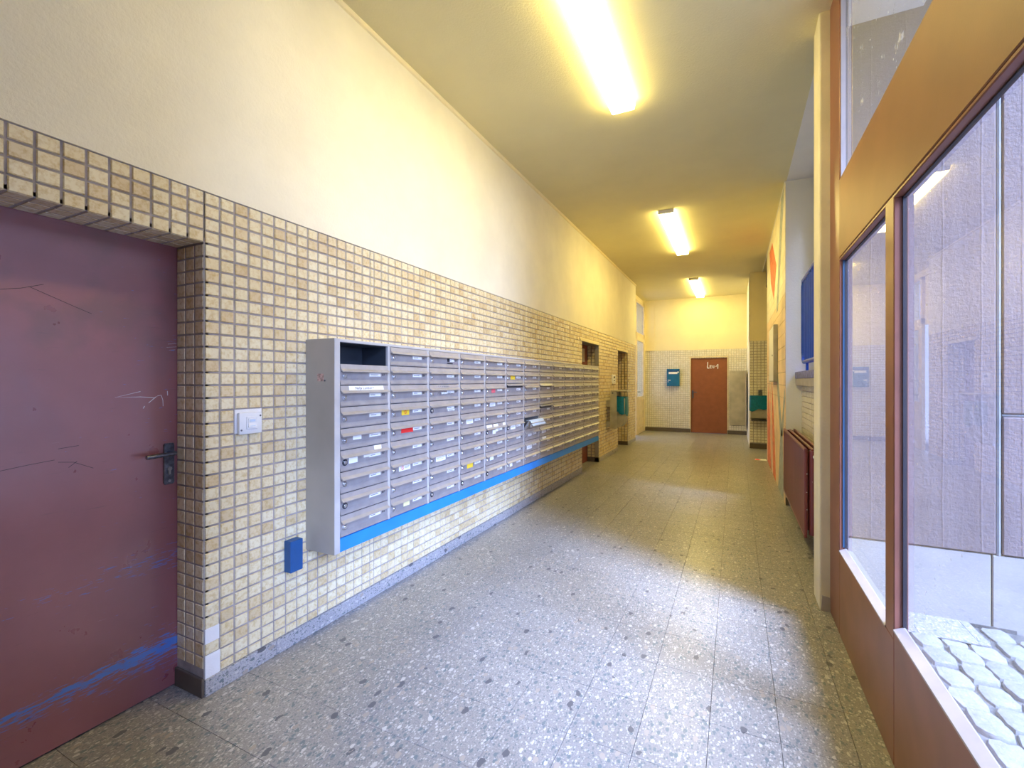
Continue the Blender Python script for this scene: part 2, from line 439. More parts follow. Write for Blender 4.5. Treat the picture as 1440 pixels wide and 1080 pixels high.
WLOC = {}
def link(name, me, parent=None, at=(0, 0, 0)):
    o = bpy.data.objects.new(name, me)
    COL.objects.link(o)
    at = Vector(at)
    if parent is not None:
        o.parent = parent
        o.location = at - WLOC[parent.name]
    else:
        o.location = at
    WLOC[o.name] = at
    return o
def obj(name, mb, mat, parent=None, at=None, smooth=False, recalc=True):
    """world-space shape -> ONE mesh object whose origin stands at `at`"""
    if at is None:
        vs = [v.co for v in mb.bm.verts]
        at = ((min(v.x for v in vs) + max(v.x for v in vs)) / 2, (min(v.y for v in vs) + max(v.y for v in vs)) / 2, min(v.z for v in vs))
    return link(name, mb.mesh(name, mat, at, smooth, recalc), parent, at)
def props(o, label=None, cat=None, group=None, kind=None):
    if label: o['label'] = label
    if cat: o['category'] = cat
    if group: o['group'] = group
    if kind: o['kind'] = kind
    return o
def empty(name, at, label, cat, group=None, kind=None):
    o = bpy.data.objects.new(name, None)
    o.empty_display_size = 0.1
    COL.objects.link(o); o.location = at
    WLOC[o.name] = Vector(at)
    return props(o, label, cat, group, kind)
def struct(name, mb, mat, label, cat):
    return props(obj(name, mb, mat), label, cat, None, 'structure')

# digits for the little door numbers, from the built-in font
DIG = {}
def glyph(ch):
    if ch not in DIG:
        cu = bpy.data.curves.new('glyph', 'FONT'); cu.body = ch; cu.size = 1.0; cu.resolution_u = 2; cu.offset = 0.03
        o = bpy.data.objects.new('glyph', cu); COL.objects.link(o)
        dg = bpy.context.evaluated_depsgraph_get()
        me = bpy.data.meshes.new_from_object(o.evaluated_get(dg))
        DIG[ch] = ([tuple(v.co) for v in me.vertices], [tuple(p.vertices) for p in me.polygons], max([v.co.x for v in me.vertices] or [0.3]) + 0.08)
        bpy.data.objects.remove(o); bpy.data.curves.remove(cu); bpy.data.meshes.remove(me)
    return DIG[ch]
def text_mb(txt, size, o, u, v, mb=None):
    """flat lettering: o lower-left corner, u reading direction, v up"""
    mb = mb or MB(); o, u, v = Vector(o), Vector(u), Vector(v); pen = 0.0
    for ch in txt:
        if ch == ' ':
            pen += 0.3; continue
        vs, fs, adv = glyph(ch)
        mb._vf([tuple(o + u * ((p[0] + pen) * size) + v * (p[1] * size)) for p in vs], fs)
        pen += adv
    return mb
def stroke(mb, pts, w, nrm):
    """flat ribbon along pts (3D), width w, lying in the plane with normal nrm"""
    pts = [Vector(p) for p in pts]; nrm = Vector(nrm)
    L = []
    for i, p in enumerate(pts):
        d = (pts[min(i + 1, len(pts) - 1)] - pts[max(i - 1, 0)]).normalized()
        s_ = d.cross(nrm).normalized()
        ww = w[i] if isinstance(w, (list, tuple)) else w
        L.append((p + s_ * ww / 2, p - s_ * ww / 2))
    vs = [tuple(q) for a in L for q in a]
    mb._vf(vs, [(2 * i, 2 * i + 1, 2 * i + 3, 2 * i + 2) for i in range(len(L) - 1)])
    return mb

# ---------------------------------------------------------------- measured layout (metres, camera at x=y=0)
XL, XW = -2.08, 0.51            # left wall face, window wall face
ZC, ZT = 3.60, 2.208            # ceiling, top of the tiles
YB = 13.13                      # back wall
YS = -2.6                       # wall behind the viewer
TP, RP, G = 0.0672, 0.0565, 0.0075
D1 = (0.205, 1.209, 1.985)      # openings in the left wall: y0, y1, top
D2 = (6.67, 7.65, 1.985)
D3 = (9.01, 9.95, 1.985)
XD = -2.285                     # door leaves stand this deep
YE = 10.81                      # the left wall ends

# ---------------------------------------------------------------- outside: ground, concrete wall, soffit
ground = struct('ground', MB().box(-14, 16, -14, 26, -0.30, -0.085), MT['asphalt'], 'pale paved ground outside the building', 'ground')
bed = obj('joint_bed', MB().box(0.60, 3.0, 0.2, 3.5, -0.085, -0.024), MT['soil'], ground)
def cobble_mesh(w, l, seed):
    rr = random.Random(seed)
    mb = MB(); k = 14; loops = []
    for (sc, z) in ((1.0, -0.06), (1.0, 0.002), (0.94, 0.013), (0.6, 0.017)):
        L = []
        for i in range(k):
            a = 2 * math.pi * i / k
            ca, sa = math.cos(a), math.sin(a)
            q = (abs(ca) ** 5 + abs(sa) ** 5) ** (-1 / 5)
            rr2 = random.Random(seed * 100 + i)
            j = 1 + rr2.uniform(-0.10, 0.06)
            L.append((ca * q * w / 2 * sc * j, sa * q * l / 2 * sc * j, z + rr2.uniform(-0.003, 0.003)))
        loops.append(L)
    mb.ring(loops)
    return mb.mesh('cobble', MT['cobble'], smooth=True)
CM = [cobble_mesh(0.116, 0.166, i) for i in range(8)]
cnt = 0
x = 0.68
row = 0
while x < 2.4:
    y = 0.95 + (row % 2) * 0.1 + random.uniform(-0.02, 0.02)
    while y < 3.47:
        if cnt < 300:
            o = link('cobble', random.choice(CM), ground, (x + random.uniform(-0.008, 0.008), y, -0.022 + random.uniform(-0.006, 0.006)))
            o.rotation_euler = (0, 0, random.choice((0, math.pi)) + random.uniform(-0.06, 0.06))
            cnt += 1
        y += 0.171 + random.uniform(-0.008, 0.008)
    x += 0.1215; row += 1

YC = 3.50
cw = struct('wall_outside', MB().box(0.588, 9.0, YC + 0.03, YC + 0.24, -0.2, 9.0), MT['dark_gap'], 'board-marked concrete wall outside standing square to the windows', 'wall')  # unseen height and length added to keep sun off the niche window
for (a, b, z0, z1) in ((0.588, 1.315, 0.405, 3.70), (1.342, 9.0, 0.405, 1.178), (1.342, 9.0, 1.196, 3.70)):
    obj('concrete_panel', MB().box(a, b, YC, YC + 0.20, z0, z1, 0.006), MT['concrete'], cw)
for (a, b) in ((0.588, 1.296), (1.303, 9.0)):
    obj('plinth_slab', MB().box(a, b, YC + 0.006, YC + 0.20, -0.15, 0.398, 0.004), MT['plinth'], cw)
obj('joint_bead', MB().tube([(1.3285, YC + 0.016, 0.40), (1.3285, YC + 0.014, 3.69)], 0.0125, 8), MT['caulk'], cw, smooth=True)
obj('joint_bead', MB().tube([(1.342, YC + 0.016, 1.187), (9.0, YC + 0.016, 1.187)], 0.008, 8), MT['caulk'], cw, smooth=True)
struct('wall_light_block', MB().box(4.0, 4.25, YC + 0.24, 9.0, -0.2, 3.6), MT['plaster_white'], 'added unseen white wall that limits daylight through the niche window', 'wall')  # unseen wall added to cut the sky light entering the niche
struct('ceiling_outside', MB().box(0.56, 1.55, YS, YC + 0.24, 3.70, 3.95), MT['plaster_white'], 'white soffit above the pavement outside', 'soffit')

# ---------------------------------------------------------------- floor
floor = struct('floor', MB().box(-2.75, 0.56, YS, YB + 0.1, -0.12, -0.004).box(0.56, 1.4, 3.50, YB + 0.1, -0.12, -0.004).box(-2.75, -2.08, YS, YB, -0.12, -0.003), MT['joint'], 'grey terrazzo tile floor of the corridor', 'floor')
FX, FY, FXP, FYP = -0.094, 2.015, 0.25, 0.305
ft = MB().box(-FXP / 2 + 0.0009, FXP / 2 - 0.0009, -FYP / 2 + 0.0009, FYP / 2 - 0.0009, -0.008, 0.0, 0.0005).mesh('floor_tile', MT['terrazzo'])
rest = MB(); nfl = 0
j0, j1 = int((YS - FY) / FYP) - 1, int((YB - FY) / FYP) + 1
cells = []
for j in range(j0, j1 + 1):
    for i in range(-9, 6):
        xa, xb = FX + i * FXP, FX + (i + 1) * FXP; ya, yb = FY + j * FYP, FY + (j + 1) * FYP
        lo = -2.32; hi = XW + 0.03 if yb < 3.4 else 1.2
        xa2, xb2 = max(xa, lo), min(xb, hi); yb2 = min(yb, YB)
        if xb2 - xa2 < 0.02 or yb2 - ya < 0.02: continue
        cells.append((ya, xa2, xb2, ya, yb2, abs(xb2 - xa2 - FXP) < 1e-4 and abs(yb2 - yb) < 1e-4))
cells.sort(key=lambda c: abs(c[0] - 1.0) if c[0] < 0.6 else c[0] * 0.01)
for c in cells:
    _, xa, xb, ya, yb, full = c
    if full and ya > 0.5 and nfl < 300:
        link('floor_tile', ft, floor, ((xa + xb) / 2, (ya + yb) / 2, 0)); nfl += 1
    else:
        rest.box(xa + 0.0009, xb - 0.0009, ya + 0.0009, yb - 0.0009, -0.008, 0.0)
props(obj('floor_tiles', rest, MT['terrazzo'], floor), kind='stuff')

# ---------------------------------------------------------------- ceiling
ceil = struct('ceiling', MB().box(-2.75, 0.51, YS, YB + 0.1, ZC, ZC + 0.3).box(0.51, 0.80, YS, 3.30, ZC + 0.06, ZC + 0.3).box(0.51, 1.4, 5.92, YB + 0.1, ZC, ZC + 0.3), MT['ceiling'], 'pale yellow painted ceiling', 'ceiling')
struct('ceiling_niche', MB().box(0.51, 1.0, 3.30, 5.925, ZC - 0.002, ZC + 0.3), MT['plaster_white'], 'grey white ceiling strip above the window niche', 'ceiling')
struct('trim_1', MB().prism([(XL, ZC - 0.030), (XL + 0.014, ZC - 0.024), (XL + 0.020, ZC - 0.010), (XL + 0.020, ZC), (XL, ZC)], YS, YE, 'y'), MT['plaster_yellow'], 'thin bead along the top of the left wall', 'trim')

# ---------------------------------------------------------------- left wall
XG = XL - 0.006
wl = MB()
def wseg(mb, x0, x1, y0, y1, z0, z1): mb.box(x0, x1, y0, y1, z0, z1)
for (a, b, z0, z1) in ((YS, D1[0], 0, ZT), (D1[0], D1[1], D1[2] + 0.002, ZT), (D1[1], D2[0], 0, ZT), (D2[0], D2[1], D2[2], ZT), (D2[1], D3[0], 0, ZT), (D3[0], D3[1], D3[2], ZT), (D3[1], YE, 0, ZT)):
    wseg(wl, -2.50, XG, a + (0.006 if a in (D1[1],) else 0), b, z0, z1)
wall_left = struct('wall_left', wl, MT['grout'], 'long left wall, cream mosaic tiles below and cream plaster above', 'wall')
obj('plaster', MB().box(-2.50, XL + 0.002, YS, YE, ZT, ZC + 0.02), MT['plaster'], wall_left)

def col_edges():
    e = [1.209 + TP * k for k in range(-56, 16)]
    e.append(2.253)
    k = 1
    while e[-1] < YE + 0.1:
        e.append(2.253 + TP * k); k += 1
    return e
EDG = col_edges()
single = MB().tile((0, G / 2, G / 2), (0, 1, 0), (0, 0, 1), (1, 0, 0), TP - G, RP - G, 0.006, 0.0028).mesh('tile', MT['tile_one'], recalc=False)
field = MB(); nt = 0
SW = (1.343, 1.478, 1.1345, 1.2475)
ZB = 0.075
for ci in range(len(EDG) - 1):
    ya, yb = EDG[ci], EDG[ci + 1]
    if yb <= YS or ya > YE - 0.02: continue
    yb = min(yb, YE)
    for r in range(0, 38):
        zt = ZT - r * RP; zb = max(zt - RP, ZB)
        if zt - zb < 0.012: continue
        ym = (ya + yb) / 2; zm = (zt + zb) / 2
        skip = False
        for (a, b, top) in (D1, D2, D3):
            if a < ym < b and zm < top: skip = True
        for (a, b, top) in (D2, D3):
            if a - 0.12 < ym < b + 0.01 and top - 0.01 < zm < top + 0.055: skip = True
        if SW[0] < ym < SW[1] and SW[2] < zm < SW[3]: skip = True
        k = round((ya - 1.209) / TP)
        if abs(ya - 1.209) < 0.01 and r in (34, 36, 37): skip = True
        if skip: continue
        full = abs(yb - ya - TP) < 1e-3 and abs(zt - zb - RP) < 1e-4
        if full and -9 <= k <= 6 and ya < 1.68 and nt < 300:
            link('tile', single, wall_left, (XG, ya, zb)); nt += 1
        else:
            field.tile((XG, ya + G / 2, zb + G / 2), (0, 1, 0), (0, 0, 1), (1, 0, 0), yb - ya - G, zt - zb - G, 0.006, 0.0028)
props(obj('tile_field', field, MT['tile_field'], wall_left, recalc=False), kind='stuff')
# white filler where tiles are gone
for (a, b, z0, z1) in ((1.212, 1.274, 0.226, 0.292), (1.212, 1.278, 0.074, 0.176)):
    obj('filler_patch', MB().box(XG, XL - 0.0005, a, b, z0, z1, 0.002), MT['filler'], wall_left)
obj('filler_patch', MB().box(XG, XL - 0.001, SW[0] + 0.001, SW[1] - 0.001, SW[2] + 0.001, SW[3] - 0.001), MT['filler'], wall_left)
for (a, b, top) in (D2, D3):
    obj('lintel_strip', MB().prism([(a - 0.11, top + 0.052), (a - 0.03, top + 0.002), (b, top + 0.002), (b, top + 0.052)], XG, XL + 0.001, 'x'), MT['plaster_yellow'], wall_left)

# door reveals with their own tiles
def reveal(name, d, label):
    a, b, top = d
    t = empty(name, (XL - 0.1, b, 0), label, 'trim', None, 'structure')
    obj('reveal_core', MB().box(-2.50, XG, b, b + 0.02, 0, top + 0.02).box(-2.50, XG, a, b, top + 0.006, top + 0.02), MT['grout'], t)
    f = MB(); w = (XL - XD) / 3
    tm = MB().tile((G / 2, 0, G / 2), (1, 0, 0), (0, 0, 1), (0, -1, 0), w - 0.012, RP - G, 0.003, 0.002).mesh('tile', MT['tile_one'], recalc=False)
    n0 = 4
    if d is D1:
        for r in range(n0, 37):
            zb = ZT - (r + 1) * RP
            for c in range(3):
                link('tile', tm, t, (XD + c * w, b, zb))
        um = MB().tile((G / 2, G / 2, 0), (1, 0, 0), (0, 1, 0), (0, 0, -1), w - G, TP - G, 0.006, 0.0028).mesh('tile', MT['tile_one'], recalc=False)
        for k in range(1, 15):
            for c in range(3):
                link('tile', um, t, (XD + c * w, 1.209 - k * TP, top + 0.006))
        obj('skirting_piece', MB().box(XD, XL, b - 0.012, b, 0, 0.082, 0.002), MT['dark_base'], t)
    else:
        for r in range(n0, 38):
            zb = max(ZT - (r + 1) * RP, 0.075)
            for c in range(3):
                f.tile((XD + c * w + G / 2, b, zb + G / 2), (1, 0, 0), (0, 0, 1), (0, -1, 0), w - 0.012, ZT - r * RP - zb - G, 0.003, 0.002)
        props(obj('tile_field', f, MT['tile_field'], t, recalc=False), kind='stuff')
        obj('skirting_piece', MB().box(XD, XL, b - 0.012, b, 0, 0.082, 0.002), MT['dark_base'], t)
    return t
reveal('trim_2', D1, 'tiled reveal around the near maroon door')
r2 = reveal('trim_3', D2, 'tiled reveal of the doorway just past the mailboxes')
obj('corner_strip', MB().box(XL - 0.07, XL + 0.001, D2[1] - 0.012, D2[1] - 0.006, 0.0, D2[2]), MT['grey_side'], r2)
reveal('trim_4', D3, 'tiled reveal of the last doorway in the left wall')

# skirting of terrazzo pieces
bl = MB()
base_l = empty('baseboard_left', (XL, 3, 0), 'terrazzo skirting along the foot of the left wall', 'baseboard', None, 'structure')
ys = [1.209, 1.553, 2.843, 4.13, 5.42, D2[0]]
for a, b in list(zip(ys[:-1], ys[1:])) + [(D2[1], 8.3), (8.3, D3[0]), (D3[1], YE), (YS, -1.2), (-1.2, D1[0])]:
    obj('skirting_piece', MB().box(XG, XL + 0.006, a + 0.001, b - 0.001, 0.0, 0.076, 0.002), MT['terrazzo_base'], base_l)

# ---------------------------------------------------------------- near maroon door
def lever(parent, y, z, x, tip_dy, mat):
    """lever handle on a plate; x is the door face, the lever points towards tip_dy"""
    p = obj('handle_plate', MB().prism([(y - 0.021, z - 0.135), (y - 0.016, z - 0.142), (y + 0.016, z - 0.142), (y + 0.021, z - 0.135), (y + 0.021, z + 0.036), (y + 0.016, z + 0.042), (y - 0.016, z + 0.042), (y - 0.021, z + 0.036)], x, x + 0.009, 'x', 0.0015), mat, parent)
    obj('lever', MB().tube([(x + 0.008, y, z), (x + 0.05, y, z), (x + 0.058, y + tip_dy * 0.06, z), (x + 0.058, y + tip_dy, z - 0.004)], [0.011, 0.010, 0.0095, 0.009], 12), MT['steel_dark'], p, smooth=True)
    cy = MB().disc((x + 0.008, y, z - 0.072), 'x', 0.0095, 0.006, 14, 0.001).box(x + 0.008, x + 0.0135, y - 0.005, y + 0.005, z - 0.098, z - 0.074, 0.001)
    obj('lock_cylinder', cy, MT['steel'], p)
    obj('screw', MB().disc((x + 0.009, y, z - 0.126), 'x', 0.006, 0.002, 12), MT['steel'], p)
    return p
d1 = empty('door_1', (XD, 0.72, 0), 'scuffed maroon steel door at the near left with blue scrapes', 'door', None, 'structure')
obj('leaf', MB().box(XD - 0.05, XD, D1[0] - 0.02, 1.213, 0.006, 1.990, 0.003), MT['maroon'], d1)
obj('rear_frame', MB().box(-2.50, XD - 0.035, D1[0] - 0.02, 1.215, 0.0, 2.0), MT['dark_gap'], d1)
lever(d1, 1.172, 1.060, XD, -0.112, MT['steel_dark'])
XS = XD + 0.0008
sc = MB()
for pts, w in (([(1.065, 1.335), (0.975, 1.312), (1.065, 1.312), (1.120, 1.306)], 0.0022), ([(1.095, 1.285), (1.125, 1.312)], 0.0025), ([(1.128, 1.314), (1.143, 1.317), (1.150, 1.295), (1.151, 1.268)], 0.0022),
               ([(1.168, 1.335), (1.169, 1.315)], 0.003), ([(1.075, 1.262), (1.080, 1.272)], 0.003), ([(1.17, 1.545), (1.205, 1.55)], 0.0015), ([(1.165, 1.53), (1.205, 1.535)], 0.0012), ([(1.175, 1.518), (1.20, 1.522)], 0.001)):
    stroke(sc, [(XS, a, b) for a, b in pts], w, (1, 0, 0))
obj('scratch_marks', sc, MT['ink_white'], d1)
sk = MB()
for pts in ([(0.80, 1.075), (0.845, 1.068), (0.905, 1.035)], [(0.83, 1.05), (0.855, 1.07)], [(0.60, 1.062), (0.72, 1.078), (0.79, 1.085)], [(0.72, 1.72), (0.85, 1.665), (0.90, 1.645)], [(0.62, 1.69), (0.70, 1.71), (0.76, 1.735)], [(0.80, 1.125), (0.86, 1.13)]):
    stroke(sk, [(XS, a, b) for a, b in pts], 0.0016, (1, 0, 0))
obj('dark_scratches', sk, MT['ink'], d1)

for nm, d, lab in (('door_2', D2, 'dark red door set back just past the mailboxes'), ('door_3', D3, 'dark red door in the last left doorway')):
    t = empty(nm, (XD, (d[0] + d[1]) / 2, 0), lab, 'door', None, 'structure')
    obj('leaf', MB().box(XD - 0.05, XD, d[0], d[1] - 0.006, 0.005, d[2] + 0.006, 0.003), MT['dark_door'], t)
    obj('rear_frame', MB().box(-2.50, XD - 0.04, d[0], d[1], 0, d[2] + 0.01), MT['dark_gap'], t)
    lever(t, d[1] - 0.10, 1.05, XD, -0.11, MT['steel_dark'])
    if nm == 'door_2':
        obj('notice_plate', MB().box(XD, XD + 0.004, 7.28, 7.48, 1.70, 1.92, 0.001), MT['grey_sill'], t)

# ---------------------------------------------------------------- light switch
sw = empty('light_switch', (XL, 1.41, 1.18), 'white surface light switch between the maroon door and the mailboxes', 'switch')
obj('back_box', MB().box(XL - 0.001, XL + 0.020, 1.352, 1.466, 1.130, 1.232, 0.006, 2), MT['white_plastic'], sw, smooth=True)
obj('rocker_frame', MB().box(XL + 0.019, XL + 0.0235, 1.385, 1.440, 1.152, 1.212, 0.002), MT['white_plastic'], sw)
rk = obj('rocker', MB().prism([(XL + 0.02, 1.160), (XL + 0.029, 1.162), (XL + 0.025, 1.182), (XL + 0.026, 1.203), (XL + 0.02, 1.205)], 1.393, 1.432, 'y'), MT['white_plastic'], sw)
obj('symbol', MB().box(XL + 0.0235, XL + 0.0268, 1.399, 1.426, 1.188, 1.198).box(XL + 0.0238, XL + 0.0285, 1.399, 1.426, 1.166, 1.169), MT['pale_blue'], rk)
for (y, z) in ((1.362, 1.150), (1.456, 1.214)):
    obj('screw', MB().disc((XL + 0.019, y, z), 'x', 0.0045, 0.002, 10), MT['steel_dark'], sw)

# ---------------------------------------------------------------- mailbox bank
XM = -1.87
MY0, MY1, MZ0, MZ1 = 1.733, 6.852, 0.474, 1.602
CP, CW, C0 = 0.390, 0.367, 1.773
RH, RZ = 0.1149, 1.586
bank = empty('mailbox_bank', (XL + 0.1, 4.3, 0.474), 'long grey metal bank of mailboxes hung on the tiled wall', 'mailboxes')
sp = obj('side_panel', MB().box(XL, XM - 0.02, MY0, MY0 + 0.004, MZ0, MZ1).box(XM - 0.02, XM, MY0, C0 - 0.003, MZ0, MZ1), MT['grey_side'], bank)
obj('front_edge', MB().box(XM, XM + 0.0015, MY0 + 0.001, C0 - 0.003, MZ0 + 0.001, MZ1 - 0.001), MT['grey_frame'], sp)
stk = obj('warning_sticker', MB().box(XL + 0.088, XL + 0.134, MY0 - 0.0008, MY0, 1.378, 1.418), plain('faded_red_sticker', (0.50, 0.33, 0.28), 0.6, var=0.3, vscale=60), sp)
obj('bolt', MB().disc((XL + 0.142, MY0 - 0.004, 1.382), 'y', 0.005, 0.004, 10), MT['steel_dark'], sp)
obj('side_panel', MB().box(XL, XM, MY1 - 0.03, MY1, MZ0 + 0.06, MZ1, 0.002), MT['grey_side'], bank)
obj('top_panel', MB().box(XL, XM, MY0 + 0.004, MY1, RZ, MZ1, 0.002).box(XL, XM - 0.003, MY0 + 0.002, MY0 + 0.02, MZ1 - 0.016, MZ1 + 0.001), MT['grey_frame'], bank)
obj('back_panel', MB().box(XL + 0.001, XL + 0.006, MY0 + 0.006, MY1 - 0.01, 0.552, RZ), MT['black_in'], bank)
for c in range(1, 13):
    y = C0 + CP * c
    obj('divider', MB().box(XL + 0.006, XM, y - (CP - CW) + 0.001, y - 0.001, 0.550, RZ, 0.0015), MT['grey_frame'], bank)
for r in range(0, 10):
    z = RZ - r * RH
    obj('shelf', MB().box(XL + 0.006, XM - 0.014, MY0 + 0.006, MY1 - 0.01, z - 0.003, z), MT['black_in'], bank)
for y in (C0 - 0.002, C0 + CW):
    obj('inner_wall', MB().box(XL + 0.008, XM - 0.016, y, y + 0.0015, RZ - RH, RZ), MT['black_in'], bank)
obj('bottom_rail', MB().box(XM - 0.045, XM - 0.001, C0 - 0.003, MY1 - 0.001, 0.476, 0.548, 0.002), MT['blue_rail'], bank)
for y in (1.60, 6.72):
    obj('bracket', MB().box(XL, XL + 0.05, y, y + 0.075, 0.40, 0.56, 0.003) if y < 3 else MB().box(XL, XM - 0.05, y, y + 0.05, 0.476, 0.548, 0.003), MT['blue_dark'] if y < 3 else MT['blue_rail'], bank)
obj('bottom_panel', MB().box(XL + 0.001, XM - 0.03, MY0 + 0.004, MY1 - 0.03, 0.542, 0.551), MT['grey_side'], bank)

# one mailbox door: plate with turned-out foot, hinged flap, lock, name plate
def pz(p): return (p[0], p[1])
door_prof = [(-0.012, 0.0), (0.001, 0.0), (0.003, 0.002), (0.0035, 0.008), (-0.003, 0.030), (-0.003, 0.104), (-0.012, 0.104)]
flap_prof = [(-0.006, 0.110), (-0.001, 0.111), (0.004, 0.086), (0.021, 0.0745), (0.022, 0.071), (0.018, 0.070), (0.002, 0.078), (-0.003, 0.090)]
dm = MB().prism(door_prof, 0.001, CW - 0.001, 'y').mesh('mailbox_door', MT['alu'])
fm = MB().prism(flap_prof, 0.002, CW - 0.002, 'y').mesh('flap', MT['alu_lip'])
lk = MB().disc((0.0, 0.034, 0.046), 'x', 0.0105, 0.006, 16, 0.002)
lk.box(0.0055, 0.0068, 0.0328, 0.0352, 0.040, 0.052)
lm = lk.mesh('lock', MT['chrome'], smooth=True)
rm = MB().disc((-0.0035, 0.034, 0.046), 'x', 0.0158, 0.0035, 20, 0.001).mesh('lock_rosette', MT['steel'], smooth=True)
rm2 = MB().disc((-0.0035, 0.034, 0.046), 'x', 0.0175, 0.0045, 20, 0.001).mesh('lock_rosette', MT['rosette_dark'], smooth=True)
nm = MB().box(-0.0035, -0.0012, 0.217, 0.307, 0.048, 0.0655, 0.0005).mesh('name_plate', MT['paper'])
nf = MB().box(-0.0035, -0.0016, 0.213, 0.311, 0.0455, 0.068).mesh('plate_holder', MT['grey_frame'])
npl = [MB().box(-0.0012, -0.0009, 0.226, 0.226 + w_, 0.0545, 0.0585).mesh('print_line', MT['ink_grey']) for w_ in (0.045, 0.058, 0.036)]
STICK = {(0, 4): [(.25, .42, .058, .026, 'paper')], (0, 5): [(.17, .34, .050, .030, 'paper'), (.47, .60, .058, .012, 'paper')], (1, 3): [(.29, .49, .055, .036, 'paper_yellow')], (1, 4): [(.28, .60, .055, .030, 'paper_red')],
         (1, 6): [(.22, .52, .052, .036, 'paper')], (1, 8): [(.34, .50, .052, .030, 'paper_pale')], (2, 6): [(.22, .54, .050, .036, 'paper')], (2, 3): [(.62, .86, .040, .012, 'paper')],
         (3, 4): [(.25, .52, .050, .036, 'paper')], (3, 7): [(.28, .52, .048, .036, 'paper_yellow')], (4, 2): [(.30, .48, .052, .034, 'paper_pink')], (4, 3): [(.22, .48, .050, .032, 'paper')],
         (4, 5): [(.35, .50, .040, .034, 'paper'), (.50, .62, .055, .026, 'paper')], (4, 7): [(.22, .40, .052, .034, 'paper')], (5, 1): [(.24, .50, .052, .036, 'paper_yellow')], (5, 5): [(.24, .52, .050, .038, 'paper')],
         (5, 8): [(.20, .34, .048, .030, 'paper')], (6, 6): [(.28, .5, .052, .022, 'paper')], (6, 7): [(.18, .52, .044, .046, 'paper')], (7, 6): [(.20, .5, .05, .034, 'paper')], (2, 2): [(.4, .6, .05, .014, 'paper')]}
FSTICK = {(0, 2): [(.16, .89, 'paper')], (0, 5): [(.68, .84, 'paper')], (4, 5): [(.05, .30, 'paper'), (.38, .60, 'paper'), (.86, .98, 'paper')], (7, 7): [(.2, .5, 'paper')]}
ringmat = MT['paper_red']
